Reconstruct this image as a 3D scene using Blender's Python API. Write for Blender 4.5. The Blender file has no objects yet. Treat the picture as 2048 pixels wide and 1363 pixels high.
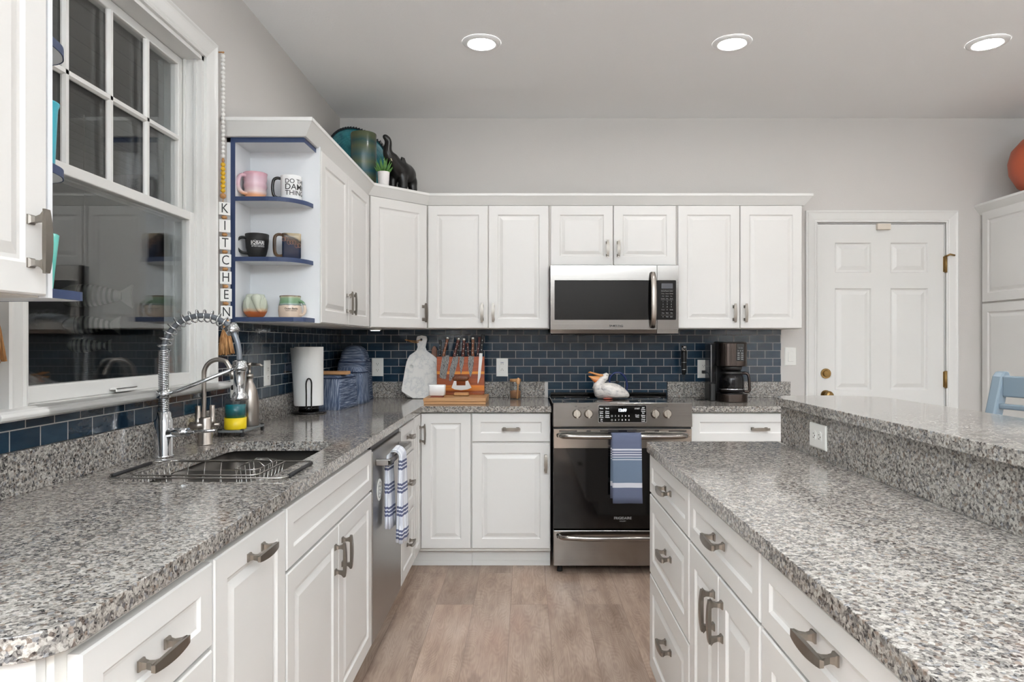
import bpy, bmesh, math, random
from mathutils import Vector, Matrix
random.seed(7)
PI = math.pi
SC = bpy.context.scene
COL = SC.collection

# ------------------------------------------------------------------ camera, world, exposure
CAM_H = 1.27
cam_data = bpy.data.cameras.new('camera')
cam_data.lens = 24.0
cam_data.sensor_width = 36.0
cam_data.shift_x = -26.0 / 2048.0
cam_data.shift_y = 2.5 / 2048.0
cam_data.clip_start = 0.02
cam = bpy.data.objects.new('camera', cam_data)
cam.location = (0, 0, CAM_H)
cam.rotation_euler = (PI / 2, 0, 0)
COL.objects.link(cam)
SC.camera = cam
SC.view_settings.view_transform = 'Standard'
SC.view_settings.look = 'None'
SC.view_settings.exposure = 0.12
SC.view_settings.gamma = 1.0
SC.view_settings.use_curve_mapping = False
world = bpy.data.worlds.new('world')
SC.world = world
world.use_nodes = True
world.node_tree.nodes['Background'].inputs[0].default_value = (0.10, 0.13, 0.18, 1)
world.node_tree.nodes['Background'].inputs[1].default_value = 0.25
LENS_STRENGTH = 115.0
LAMP_COLOR = (1.0, 0.99, 0.975, 1)
# added fill light behind the camera, aimed up to brighten ceiling and walls
fl = bpy.data.lights.new('ceiling_fill', 'AREA')
fl.shape = 'RECTANGLE'
fl.size, fl.size_y = 3.4, 2.2
fl.energy = 600.0
fl.color = (0.84, 0.935, 1.0)
fill_light = bpy.data.objects.new('ceiling_fill', fl)
fill_light.location = (0.5, -2.4, 1.78)
fill_light.rotation_euler = (PI, 0, 0)
COL.objects.link(fill_light)

# ------------------------------------------------------------------ materials
def lin(c):
    c = c / 255.0
    return c / 12.92 if c <= 0.04045 else ((c + 0.055) / 1.055) ** 2.4
def rgb(r, g, b):
    return (lin(r), lin(g), lin(b), 1.0)

class NT:
    def __init__(self, name):
        self.m = bpy.data.materials.new(name)
        self.m.use_nodes = True
        self.t = self.m.node_tree
        self.b = self.t.nodes['Principled BSDF']
    def n(self, typ, **kw):
        nd = self.t.nodes.new(typ)
        for k, v in kw.items():
            if k.startswith('i_'):
                key = k[2:]
                key = int(key) if key.isdigit() else key.replace('_', ' ')
                nd.inputs[key].default_value = v
            else:
                setattr(nd, k, v)
        return nd
    def l(self, a, b):
        self.t.links.new(a, b)
    def ramp(self, fac, stops, mode='LINEAR'):
        r = self.n('ShaderNodeValToRGB')
        r.color_ramp.interpolation = mode
        e = r.color_ramp.elements
        while len(e) < len(stops):
            e.new(0.5)
        for el, (p, c) in zip(e, stops):
            el.position = p
            el.color = c if len(c) == 4 else (*c, 1)
        self.l(fac, r.inputs[0])
        return r.outputs[0]
    def bump(self, h, strength=0.2, dist=0.002):
        bn = self.n('ShaderNodeBump')
        bn.inputs['Strength'].default_value = strength
        bn.inputs['Distance'].default_value = dist
        self.l(h, bn.inputs['Height'])
        self.l(bn.outputs[0], self.b.inputs['Normal'])
    def coord(self, kind='Object'):
        return self.n('ShaderNodeTexCoord').outputs[kind]
    def world(self):
        return self.n('ShaderNodeNewGeometry').outputs['Position']
    def mapping(self, vec, scale=(1, 1, 1), rot=(0, 0, 0), loc=(0, 0, 0)):
        mp = self.n('ShaderNodeMapping')
        mp.inputs['Scale'].default_value = scale
        mp.inputs['Rotation'].default_value = rot
        mp.inputs['Location'].default_value = loc
        self.l(vec, mp.inputs['Vector'])
        return mp.outputs[0]
    def noise(self, vec, scale, detail=3, rough=0.5):
        nz = self.n('ShaderNodeTexNoise')
        nz.inputs['Scale'].default_value = scale
        nz.inputs['Detail'].default_value = detail
        nz.inputs['Roughness'].default_value = rough
        self.l(vec, nz.inputs['Vector'])
        return nz.outputs['Fac']
    def mix(self, fac, a, b, mode='MIX'):
        mx = self.n('ShaderNodeMix')
        mx.data_type = 'RGBA'
        mx.blend_type = mode
        for s, v in ((mx.inputs[0], fac), (mx.inputs[6], a), (mx.inputs[7], b)):
            if hasattr(v, 'is_output') or isinstance(v, bpy.types.NodeSocket):
                self.l(v, s)
            else:
                s.default_value = v
        return mx.outputs[2]
    def math(self, op, a, b=0.0):
        mt = self.n('ShaderNodeMath', operation=op)
        for s, v in ((mt.inputs[0], a), (mt.inputs[1], b)):
            if isinstance(v, bpy.types.NodeSocket):
                self.l(v, s)
            else:
                s.default_value = v
        return mt.outputs[0]

def plain(name, col, rough=0.5, metal=0.0, coat=0.0, vary=0.04, vscale=25.0, bump=0.0, bscale=120.0, emit=None, estr=0.0, spec=None):
    t = NT(name)
    t.b.inputs['Roughness'].default_value = rough
    t.b.inputs['Metallic'].default_value = metal
    t.b.inputs['Coat Weight'].default_value = coat
    if spec is not None:
        t.b.inputs['Specular IOR Level'].default_value = spec
    if vary > 0:
        nz = t.noise(t.coord(), vscale)
        lo = tuple(c * (1 - vary) for c in col[:3]) + (1,)
        hi = tuple(min(1, c * (1 + vary)) for c in col[:3]) + (1,)
        t.l(t.mix(nz, lo, hi), t.b.inputs['Base Color'])
    else:
        t.b.inputs['Base Color'].default_value = col
    if bump > 0:
        t.bump(t.noise(t.coord(), bscale, 2), bump, 0.002)
    if emit is not None:
        t.b.inputs['Emission Color'].default_value = emit
        t.b.inputs['Emission Strength'].default_value = estr
    return t.m

M = {}
M['paint'] = plain('cabinet_white_paint', rgb(219, 217, 214), 0.38, vary=0.008, vscale=6)
M['box'] = plain('cabinet_box_white', rgb(222, 219, 213), 0.5, vary=0.01)
M['trim'] = plain('trim_white_gloss', rgb(222, 221, 218), 0.32, vary=0.008)
M['wall'] = plain('wall_greige_paint', rgb(204, 200, 196), 0.75, vary=0.012, vscale=3, bump=0.22, bscale=140)
M['ceiling'] = plain('ceiling_paint', rgb(242, 242, 242), 0.85, vary=0.008, vscale=3, bump=0.25, bscale=120)
M['blue_edge'] = plain('navy_edge_paint', rgb(50, 66, 102), 0.5, vary=0.05)
M['shelf_white'] = plain('shelf_white', rgb(228, 230, 233), 0.45, vary=0.01)
M['nickel'] = plain('brushed_nickel', rgb(142, 136, 129), 0.34, metal=1.0, vary=0.06, vscale=60)
M['chrome'] = plain('polished_chrome', rgb(205, 207, 210), 0.07, metal=1.0, vary=0.0)
M['black_plastic'] = plain('black_plastic', rgb(22, 22, 23), 0.4, vary=0.1)
M['black_gloss'] = plain('black_gloss', rgb(10, 10, 11), 0.06, vary=0.0)
M['black_matte'] = plain('black_matte', rgb(26, 26, 28), 0.6, vary=0.1)
M['white_plastic'] = plain('white_plastic', rgb(232, 231, 226), 0.35, vary=0.01)
M['slot'] = plain('dark_slot', rgb(40, 38, 36), 0.6, vary=0.0)
M['white_print'] = plain('white_print', rgb(225, 225, 225), 0.5, vary=0.0)
M['grey_print'] = plain('grey_print', rgb(150, 150, 150), 0.5, vary=0.0)
M['dark_print'] = plain('dark_print', rgb(30, 30, 32), 0.5, vary=0.0)
M['brass'] = plain('aged_brass', rgb(150, 122, 78), 0.3, metal=1.0, vary=0.15, vscale=80)
M['wood_light'] = None

def wood(name, c1, c2, scale=(1, 30, 30), rough=0.45, band=None):
    t = NT(name)
    v = t.mapping(t.coord(), scale=scale)
    n1 = t.noise(v, 6, 5, 0.6)
    col = t.ramp(n1, [(0.3, c1), (0.7, c2)])
    t.l(col, t.b.inputs['Base Color'])
    t.b.inputs['Roughness'].default_value = rough
    t.bump(n1, 0.08, 0.001)
    return t.m
M['wood_light'] = wood('maple_board', rgb(176, 128, 84), rgb(204, 156, 106))
M['wood_bead'] = wood('bead_wood', rgb(168, 118, 70), rgb(200, 152, 100), (20, 20, 60))
M['wood_walnut'] = wood('walnut', rgb(70, 38, 22), rgb(126, 74, 44), (40, 40, 6))

def steel(name, base, rough, axis):
    t = NT(name)
    sc = [220, 220, 220]
    sc[axis] = 2.0
    v = t.mapping(t.coord(), scale=tuple(sc))
    n1 = t.noise(v, 1.0, 3)
    t.b.inputs['Metallic'].default_value = 1.0
    lo = tuple(c * 0.93 for c in base[:3]) + (1,)
    hi = tuple(min(1, c * 1.05) for c in base[:3]) + (1,)
    t.l(t.mix(n1, lo, hi), t.b.inputs['Base Color'])
    r = t.n('ShaderNodeMapRange')
    r.inputs[3].default_value = rough * 0.85
    r.inputs[4].default_value = rough * 1.2
    t.l(n1, r.inputs[0])
    t.l(r.outputs[0], t.b.inputs['Roughness'])
    t.bump(n1, 0.02, 0.0003)
    return t.m
M['steel_x'] = steel('stainless_steel_across', rgb(150, 146, 142), 0.16, 0)
M['steel_y'] = steel('stainless_steel_along', rgb(165, 163, 161), 0.32, 1)
M['steel_z'] = steel('stainless_steel_upright', rgb(172, 165, 158), 0.3, 2)
M['sink_steel'] = steel('sink_steel', rgb(120, 117, 113), 0.36, 1)

def granite():
    t = NT('grey_speckled_granite')
    p = t.world()
    nz = t.n('ShaderNodeTexNoise')
    nz.inputs['Scale'].default_value = 120
    nz.inputs['Detail'].default_value = 2
    t.l(p, nz.inputs['Vector'])
    add = t.n('ShaderNodeVectorMath', operation='MULTIPLY_ADD')
    t.l(nz.outputs['Color'], add.inputs[0])
    add.inputs[1].default_value = (0.0055, 0.0055, 0.0055)
    t.l(p, add.inputs[2])
    q = add.outputs[0]
    def vor(scale):
        vn = t.n('ShaderNodeTexVoronoi')
        vn.inputs['Scale'].default_value = scale
        t.l(q, vn.inputs['Vector'])
        sp = t.n('ShaderNodeSeparateColor')
        t.l(vn.outputs['Color'], sp.inputs[0])
        return sp.outputs
    a = vor(165)
    b = vor(340)
    big = t.noise(p, 9, 3, 0.55)
    f = t.math('ADD', a[0], t.math('MULTIPLY', t.math('SUBTRACT', big, 0.5), 0.45))
    base = t.ramp(f, [(0.0, rgb(22, 22, 26)), (0.13, rgb(34, 33, 36)), (0.20, rgb(82, 78, 76)), (0.36, rgb(118, 113, 109)),
                      (0.5, rgb(148, 142, 135)), (0.72, rgb(178, 172, 164)), (1.0, rgb(198, 193, 186))])
    fine = t.ramp(b[1], [(0.0, rgb(30, 30, 34)), (0.13, rgb(50, 47, 48)), (0.22, rgb(120, 115, 111)), (1.0, rgb(188, 183, 176))])
    c = t.mix(0.47, base, fine)
    tint = t.ramp(a[2], [(0.0, rgb(150, 112, 84)), (0.07, rgb(160, 126, 98)), (0.09, (1, 1, 1, 1)), (0.9, (1, 1, 1, 1)), (0.93, rgb(170, 184, 206)), (1, rgb(160, 176, 204))])
    c = t.mix(0.55, c, t.mix(1.0, c, tint, 'MULTIPLY'))
    t.l(c, t.b.inputs['Base Color'])
    t.b.inputs['Roughness'].default_value = 0.1
    t.b.inputs['IOR'].default_value = 1.5
    return t.m
M['granite'] = granite()

def tile(axis):
    t = NT('navy_glazed_tile_' + 'xyz'[axis])
    p = t.world()
    sp = t.n('ShaderNodeSeparateXYZ')
    t.l(p, sp.inputs[0])
    cb = t.n('ShaderNodeCombineXYZ')
    off = {0: 0.2116 - 0.0504 + 0.1008 * 40, 1: -1.627 + 0.1008 * 40}[axis]
    u = t.math('ADD', sp.outputs[axis], off)
    v = t.math('ADD', sp.outputs[2], -1.0148 + 0.0503 * 20)
    t.l(u, cb.inputs[0])
    t.l(v, cb.inputs[1])
    br = t.n('ShaderNodeTexBrick')
    br.offset = 0.5
    br.inputs['Scale'].default_value = 1.0
    br.inputs['Brick Width'].default_value = 0.1008
    br.inputs['Row Height'].default_value = 0.0503
    br.inputs['Mortar Size'].default_value = 0.00145
    br.inputs['Mortar Smooth'].default_value = 0.0
    br.inputs['Color1'].default_value = rgb(26, 45, 61)
    br.inputs['Color2'].default_value = rgb(38, 61, 79)
    br.inputs['Mortar'].default_value = rgb(176, 174, 168)
    t.l(cb.outputs[0], br.inputs['Vector'])
    n1 = t.noise(t.mapping(p, (14, 14, 40)), 1.0, 4, 0.6)
    dark = t.ramp(n1, [(0.3, (0.62, 0.68, 0.76, 1)), (0.62, (1.12, 1.08, 1.04, 1))])
    c = t.mix(1.0, br.outputs['Color'], dark, 'MULTIPLY')
    c = t.mix(br.outputs['Fac'], c, rgb(172, 170, 166))
    t.l(c, t.b.inputs['Base Color'])
    rr = t.n('ShaderNodeMapRange')
    rr.inputs[3].default_value = 0.09
    rr.inputs[4].default_value = 0.8
    t.l(br.outputs['Fac'], rr.inputs[0])
    t.l(rr.outputs[0], t.b.inputs['Roughness'])
    wav = t.noise(t.mapping(p, (30, 30, 60)), 1.0, 2)
    h = t.math('SUBTRACT', t.math('MULTIPLY', wav, 0.6), br.outputs['Fac'])
    t.bump(h, 0.35, 0.002)
    return t.m
M['tile_x'] = tile(0)
M['tile_y'] = tile(1)

def floor_mat():
    t = NT('oak_plank_floor')
    p = t.world()
    sp = t.n('ShaderNodeSeparateXYZ')
    t.l(p, sp.inputs[0])
    cb = t.n('ShaderNodeCombineXYZ')
    t.l(t.math('ADD', sp.outputs[1], 12.1), cb.inputs[0])
    t.l(t.math('ADD', sp.outputs[0], 9.07), cb.inputs[1])
    br = t.n('ShaderNodeTexBrick')
    br.offset = 0.37
    br.offset_frequency = 2
    br.inputs['Scale'].default_value = 1.0
    br.inputs['Brick Width'].default_value = 1.22
    br.inputs['Row Height'].default_value = 0.18
    br.inputs['Mortar Size'].default_value = 0.0009
    br.inputs['Mortar Smooth'].default_value = 0.1
    br.inputs['Color1'].default_value = (0.0, 0.0, 0.0, 1)
    br.inputs['Color2'].default_value = (1.0, 1.0, 1.0, 1)
    br.inputs['Mortar'].default_value = (0.5, 0.5, 0.5, 1)
    t.l(cb.outputs[0], br.inputs['Vector'])
    off = t.n('ShaderNodeVectorMath', operation='MULTIPLY_ADD')
    t.l(br.outputs['Color'], off.inputs[0])
    off.inputs[1].default_value = (3.1, 7.3, 0)
    t.l(p, off.inputs[2])
    q = off.outputs[0]
    g = t.noise(t.mapping(q, (7, 1.3, 1)), 1.6, 5, 0.6)
    fine = t.noise(t.mapping(q, (190, 7, 1)), 1.0, 3, 0.6)
    warp = t.noise(t.mapping(q, (5.0, 1.1, 1)), 1.0, 2, 0.5)
    rings = t.math('FRACT', t.math('MULTIPLY', warp, 60.0))
    rings = t.math('ABSOLUTE', t.math('SUBTRACT', rings, 0.5))
    f = t.math('ADD', t.math('MULTIPLY', g, 0.68), t.math('ADD', t.math('MULTIPLY', fine, 0.26), t.math('MULTIPLY', rings, 0.13)))
    c = t.ramp(f, [(0.30, rgb(128, 107, 94)), (0.46, rgb(164, 142, 127)), (0.60, rgb(188, 168, 153)), (0.76, rgb(204, 188, 175))])
    kn = t.noise(t.mapping(q, (9, 4, 1), loc=(4, 9, 0)), 1.0, 3, 0.5)
    c = t.mix(t.ramp(kn, [(0.66, (0, 0, 0, 1)), (0.74, (0.5, 0.5, 0.5, 1))]), c, rgb(112, 96, 88))
    red = t.noise(t.mapping(q, (3, .8, 1), loc=(14, 2, 0)), 1.0, 2, 0.5)
    c = t.mix(t.ramp(red, [(0.55, (0, 0, 0, 1)), (0.75, (0.35, 0.35, 0.35, 1))]), c, rgb(184, 146, 130))
    tone = t.ramp(br.outputs['Color'], [(0.0, (0.74, 0.73, 0.72, 1)), (0.5, (0.93, 0.92, 0.91, 1)), (1.0, (1.10, 1.08, 1.05, 1))])
    c = t.mix(1.0, c, tone, 'MULTIPLY')
    c = t.mix(t.math('MULTIPLY', br.outputs['Fac'], 0.6), c, rgb(100, 80, 68))
    t.l(c, t.b.inputs['Base Color'])
    t.b.inputs['Roughness'].default_value = 0.42
    t.bump(t.math('SUBTRACT', fine, br.outputs['Fac']), 0.12, 0.001)
    return t.m
M['floor'] = floor_mat()

def glass(name, tint=(1, 1, 1, 1), base_ior=1.5, haze=0.0):
    t = NT(name)
    t.t.nodes.remove(t.b)
    out = t.t.nodes['Material Output']
    tr = t.n('ShaderNodeBsdfTransparent')
    tr.inputs[0].default_value = tint
    gl = t.n('ShaderNodeBsdfGlossy')
    gl.inputs['Roughness'].default_value = 0.0
    fr = t.n('ShaderNodeFresnel')
    fr.inputs['IOR'].default_value = base_ior
    # every pane face reflects the way it does from outside, back faces as well
    geo = t.n('ShaderNodeNewGeometry')
    flip = t.n('ShaderNodeVectorMath', operation='SCALE')
    t.l(geo.outputs['Normal'], flip.inputs[0])
    ior = t.math('ADD', t.math('MULTIPLY', geo.outputs['Backfacing'], 1.0 / base_ior - base_ior), base_ior)
    inv = t.math('DIVIDE', 1.0, ior)
    sel = t.n('ShaderNodeMix')
    sel.data_type = 'FLOAT'
    t.l(geo.outputs['Backfacing'], sel.inputs[0])
    sel.inputs[2].default_value = base_ior
    sel.inputs[3].default_value = 1.0 / base_ior
    lw = t.n('ShaderNodeLayerWeight')
    lw.inputs['Blend'].default_value = 0.5
    # Schlick: r0 + (1-r0)*(1-cos)^5, facing = 1-cos (two sided)
    r0 = ((base_ior - 1) / (base_ior + 1)) ** 2
    p5 = t.math('POWER', lw.outputs['Facing'], 5.0)
    fac = t.math('ADD', t.math('MULTIPLY', p5, 1 - r0), r0)
    mx = t.n('ShaderNodeMixShader')
    t.l(fac, mx.inputs[0])
    t.l(tr.outputs[0], mx.inputs[1])
    t.l(gl.outputs[0], mx.inputs[2])
    t.l(mx.outputs[0], out.inputs[0])
    for nd in (fr, flip, sel):
        t.t.nodes.remove(nd)
    return t.m
M['pane'] = glass('window_glass', (0.97, 0.98, 0.98, 1), 1.62)
M['glass'] = glass('clear_glass', (0.96, 0.97, 0.97, 1), 1.5)
M['smoke_glass'] = glass('smoked_plastic', (0.55, 0.55, 0.57, 1), 1.45)

def cloth(name, c1, c2, scale=(300, 300, 300), rough=0.9):
    t = NT(name)
    n1 = t.noise(t.mapping(t.coord(), scale), 1.0, 2)
    t.l(t.ramp(n1, [(0.35, c1), (0.65, c2)]), t.b.inputs['Base Color'])
    t.b.inputs['Roughness'].default_value = rough
    t.b.inputs['Specular IOR Level'].default_value = 0.15
    t.bump(n1, 0.3, 0.002)
    return t.m

# ------------------------------------------------------------------ mesh builder
class MB:
    def __init__(self):
        self.v, self.f, self.s, self.mi = [], [], [], []
        self.cur = 0
    def add(self, verts, faces, smooth=False):
        o = len(self.v)
        self.v += [Vector(p) for p in verts]
        for f in faces:
            self.f.append([i + o for i in f])
            self.s.append(smooth)
            self.mi.append(self.cur)
        return self
    def box(self, x0, x1, y0, y1, z0, z1):
        vs = [(x, y, z) for z in (z0, z1) for y in (y0, y1) for x in (x0, x1)]
        return self.add(vs, [(0, 2, 3, 1), (4, 5, 7, 6), (0, 1, 5, 4), (2, 6, 7, 3), (0, 4, 6, 2), (1, 3, 7, 5)])
    def fbox(self, fp, a0, a1, b0, b1, c0, c1):
        vs = [fp(a, b, c) for c in (c0, c1) for b in (b0, b1) for a in (a0, a1)]
        return self.add(vs, [(0, 2, 3, 1), (4, 5, 7, 6), (0, 1, 5, 4), (2, 6, 7, 3), (0, 4, 6, 2), (1, 3, 7, 5)])
    def loft(self, rings, caps=True, closed=False, smooth=True):
        n = len(rings[0])
        vs = [p for r in rings for p in r]
        fs = []
        m = len(rings)
        for i in range(m if closed else m - 1):
            for j in range(n):
                a, b = i * n + j, i * n + (j + 1) % n
                c, d = ((i + 1) % m) * n + (j + 1) % n, ((i + 1) % m) * n + j
                fs.append((a, b, c, d))
        self.add(vs, fs, smooth)
        if caps and not closed:
            o = len(self.v) - len(vs)
            self.f.append([o + j for j in range(n)][::-1])
            self.s.append(False); self.mi.append(self.cur)
            self.f.append([o + (m - 1) * n + j for j in range(n)])
            self.s.append(False); self.mi.append(self.cur)
        return self
    def tube(self, pts, r, n=10, closed=False, flat=None, up=None, smooth=True):
        pts = [Vector(p) for p in pts]
        m = len(pts)
        rs = r if isinstance(r, (list, tuple)) else [r] * m
        rings = []
        prev = None
        for i, p in enumerate(pts):
            if closed:
                d = pts[(i + 1) % m] - pts[i - 1]
            else:
                d = pts[min(i + 1, m - 1)] - pts[max(i - 1, 0)]
            if d.length < 1e-9:
                d = Vector((0, 0, 1))
            d.normalize()
            if prev is None:
                u = Vector(up) if up else (Vector((0, 0, 1)) if abs(d.z) < 0.9 else Vector((1, 0, 0)))
                prev = u
            x = prev - d * prev.dot(d)
            if x.length < 1e-6:
                x = d.orthogonal()
            x.normalize()
            prev = x
            y = d.cross(x)
            k = flat if flat else 1.0
            rr = rs[i]
            ra, rb = rr if isinstance(rr, tuple) else (rr, rr * k)
            rings.append([p + x * (ra * math.cos(2 * PI * j / n)) + y * (rb * math.sin(2 * PI * j / n)) for j in range(n)])
        return self.loft(rings, True, closed, smooth)
    def cyl(self, p0, p1, r0, r1=None, n=24):
        return self.tube([p0, p1], [r0, r0 if r1 is None else r1], n)
    def lathe(self, prof, c=(0, 0, 0), n=32, sx=1.0, sy=1.0, caps=True):
        rings = [[Vector((c[0] + r * sx * math.cos(2 * PI * j / n), c[1] + r * sy * math.sin(2 * PI * j / n), c[2] + z)) for j in range(n)] for r, z in prof]
        return self.loft(rings, caps)
    def sphere(self, c, r, n=16, m=10, s=(1, 1, 1)):
        prof = [(math.sin(PI * i / m), -math.cos(PI * i / m)) for i in range(m + 1)]
        prof[0] = (0.02, -1.0); prof[-1] = (0.02, 1.0)
        rings = [[Vector((c[0] + r * s[0] * a * math.cos(2 * PI * j / n), c[1] + r * s[1] * a * math.sin(2 * PI * j / n), c[2] + r * s[2] * z)) for j in range(n)] for a, z in prof]
        return self.loft(rings)
    def prism(self, poly, fn, h0, h1, smooth=False):
        a = [Vector(fn(x, y, h0)) for x, y in poly]
        b = [Vector(fn(x, y, h1)) for x, y in poly]
        return self.loft([a, b], True, False, smooth)
    def text(self, s, fn, size=1.0, align='CENTER', bold=0.0):
        vs, fs = text_geo(s, size, align, bold)
        return self.add([fn(*p) for p in vs], fs)
    def xf(self, m):
        self.v = [m @ p for p in self.v]
        return self

_tcache = {}
def text_geo(s, size, align='CENTER', bold=0.0):
    key = (s, size, align, bold)
    if key in _tcache:
        return _tcache[key]
    cu = bpy.data.curves.new('t', 'FONT')
    cu.body = s
    cu.size = size
    cu.align_x = align
    cu.align_y = 'CENTER'
    cu.resolution_u = 3
    cu.extrude = size * 0.012
    cu.offset = bold * size
    ob = bpy.data.objects.new('t', cu)
    COL.objects.link(ob)
    dg = bpy.context.evaluated_depsgraph_get()
    me = bpy.data.meshes.new_from_object(ob.evaluated_get(dg))
    vs = [tuple(v.co) for v in me.vertices]
    fs = [tuple(p.vertices) for p in me.polygons]
    bpy.data.objects.remove(ob)
    bpy.data.curves.remove(cu)
    bpy.data.meshes.remove(me)
    _tcache[key] = (vs, fs)
    return vs, fs

INV = {}
def mesh_of(name, mb, mats, inv=None, recalc=True):
    me = bpy.data.meshes.new(name)
    vs = [inv @ p for p in mb.v] if inv is not None else mb.v
    me.from_pydata([tuple(p) for p in vs], [], mb.f)
    for m in (mats if isinstance(mats, (list, tuple)) else [mats]):
        me.materials.append(m)
    me.polygons.foreach_set('use_smooth', mb.s)
    me.polygons.foreach_set('material_index', mb.mi)
    if recalc:
        bm = bmesh.new()
        bm.from_mesh(me)
        bmesh.ops.recalc_face_normals(bm, faces=bm.faces)
        bm.to_mesh(me)
        bm.free()
    me.update()
    return me

def add_bevel(o, w, seg=2, ang=35):
    b = o.modifiers.new('bevel', 'BEVEL')
    b.width = w
    b.segments = seg
    b.limit_method = 'ANGLE'
    b.angle_limit = math.radians(ang)
    return o

def thing(name, label, cat, loc=(0, 0, 0), rotz=0.0, group=None):
    o = bpy.data.objects.new(name, None)
    o.empty_display_size = 0.05
    COL.objects.link(o)
    o.location = loc
    o.rotation_euler = (0, 0, rotz)
    o['label'] = label
    o['category'] = cat
    if group:
        o['group'] = group
    INV[o.name] = (Matrix.Translation(loc) @ Matrix.Rotation(rotz, 4, 'Z')).inverted()
    return o

def part(name, mb, mats, parent, label=None, bevel=0.0, local=False, recalc=True):
    inv = INV[parent.name]
    me = mesh_of(name, mb, mats, None if local else inv, recalc)
    o = bpy.data.objects.new(name, me)
    COL.objects.link(o)
    o.parent = parent
    INV[o.name] = inv
    if label:
        o['label'] = label
    if bevel:
        add_bevel(o, bevel)
    return o

def single(name, mb, mats, label, cat, group=None, bevel=0.0, recalc=True):
    xs = [p.x for p in mb.v]; ys = [p.y for p in mb.v]; zs = [p.z for p in mb.v]
    loc = Vector(((min(xs) + max(xs)) / 2, (min(ys) + max(ys)) / 2, min(zs)))
    inv = Matrix.Translation(-loc)
    me = mesh_of(name, mb, mats, inv, recalc)
    o = bpy.data.objects.new(name, me)
    o.location = loc
    COL.objects.link(o)
    INV[o.name] = inv
    o['label'] = label
    o['category'] = cat
    if group:
        o['group'] = group
    if bevel:
        add_bevel(o, bevel)
    return o

def struct(name, mb, mats, parent=None, bevel=0.0):
    me = mesh_of(name, mb, mats)
    o = bpy.data.objects.new(name, me)
    COL.objects.link(o)
    INV[o.name] = Matrix.Identity(4)
    if parent:
        o.parent = parent
    else:
        o['kind'] = 'structure'
    if bevel:
        add_bevel(o, bevel)
    return o

def copy_tree(o, parent=None):
    c = o.copy()
    COL.objects.link(c)
    if parent:
        c.parent = parent
    for ch in list(o.children):
        copy_tree(ch, c)
    return c

def frame(o, u, n):
    o, u, n = Vector(o), Vector(u), Vector(n)
    z = Vector((0, 0, 1))
    return lambda a, b, c: o + u * a + z * b + n * c

def rrect(x0, x1, y0, y1, r, n=5):
    pts = []
    for cx, cy, a0 in ((x1 - r, y0 + r, -PI / 2), (x1 - r, y1 - r, 0), (x0 + r, y1 - r, PI / 2), (x0 + r, y0 + r, PI)):
        for i in range(n + 1):
            a = a0 + PI / 2 * i / n
            pts.append((cx + r * math.cos(a), cy + r * math.sin(a)))
    return pts

def arc(cx, cy, r, a0, a1, n):
    return [(cx + r * math.cos(a0 + (a1 - a0) * i / n), cy + r * math.sin(a0 + (a1 - a0) * i / n)) for i in range(n + 1)]

def catmull(pts, k=6):
    pts = [Vector(p) for p in pts]
    out = []
    for i in range(len(pts) - 1):
        p0, p1, p2, p3 = pts[max(i - 1, 0)], pts[i], pts[i + 1], pts[min(i + 2, len(pts) - 1)]
        for j in range(k):
            t = j / k
            out.append(0.5 * ((2 * p1) + (p2 - p0) * t + (2 * p0 - 5 * p1 + 4 * p2 - p3) * t * t + (3 * p1 - p0 - 3 * p2 + p3) * t ** 3))
    out.append(pts[-1])
    return out

def slab(mb, outer, holes, z0, z1):
    bm = bmesh.new()
    edges = []
    for loop in [outer] + holes:
        vs = [bm.verts.new((x, y, z1)) for x, y in loop]
        for i in range(len(vs)):
            edges.append(bm.edges.new((vs[i], vs[(i + 1) % len(vs)])))
    bmesh.ops.triangle_fill(bm, use_beauty=True, edges=edges)
    bm.verts.index_update()
    bm.verts.ensure_lookup_table()
    n = len(bm.verts)
    vs = [v.co.copy() for v in bm.verts]
    fs = [[v.index for v in f.verts] for f in bm.faces]
    bm.free()
    allv = vs + [Vector((p.x, p.y, z0)) for p in vs]
    faces = fs + [[i + n for i in f][::-1] for f in fs]
    k = 0
    for loop in [outer] + holes:
        m = len(loop)
        for i in range(m):
            a, b = k + i, k + (i + 1) % m
            faces.append((a, b, b + n, a + n))
        k += m
    return mb.add(allv, faces)

# ------------------------------------------------------------------ room shell
XL, YB, ZC = -1.1986, 4.423, 2.72
XR, YF = 3.60, -4.6
ZU = 1.351           # underside of the wall cabinets
CT = 0.914           # worktop height

struct('floor', MB().box(-1.36, XR + .15, YF - .15, YB + .15, -0.08, 0), M['floor'])
struct('ceiling', MB().box(-1.36, XR + .15, YF - .15, YB + .15, ZC, ZC + .1), M['ceiling'])
WY0, WY1, WZ0, WZ1 = 1.63, 2.55, 1.117, 2.335       # window opening
w = MB()
w.box(XL - .14, XL, YF, WY0, 0, ZC).box(XL - .14, XL, WY1, YB + .15, 0, ZC)
w.box(XL - .14, XL, WY0, WY1, 0, WZ0 - .012).box(XL - .14, XL, WY0, WY1, WZ1, ZC)
struct('wall_left', w, M['wall'])
DX0, DX1, DZ1 = 1.893, 2.722, 2.042                 # door opening
w = MB()
w.box(XL, DX0, YB, YB + .14, 0, ZC).box(DX1, XR + .15, YB, YB + .14, 0, ZC).box(DX0, DX1, YB, YB + .14, DZ1, ZC)
w.box(DX0, DX1, YB + .10, YB + .14, 0, DZ1)
struct('wall_back', w, M['wall'])
struct('wall_right', MB().box(XR, XR + .14, YF, YB, 0, ZC), M['wall'])
struct('wall_rear', MB().box(XL - .14, XR + .14, YF - .14, YF, 0, ZC), plain('wall_rear_darkened', rgb(120, 114, 110), .8))  # unseen wall, colour darkened so the steel reflects less light
struct('baseboard_back', MB().box(2.81, 2.95, YB - .014, YB, 0, .1), M['trim'])
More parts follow.
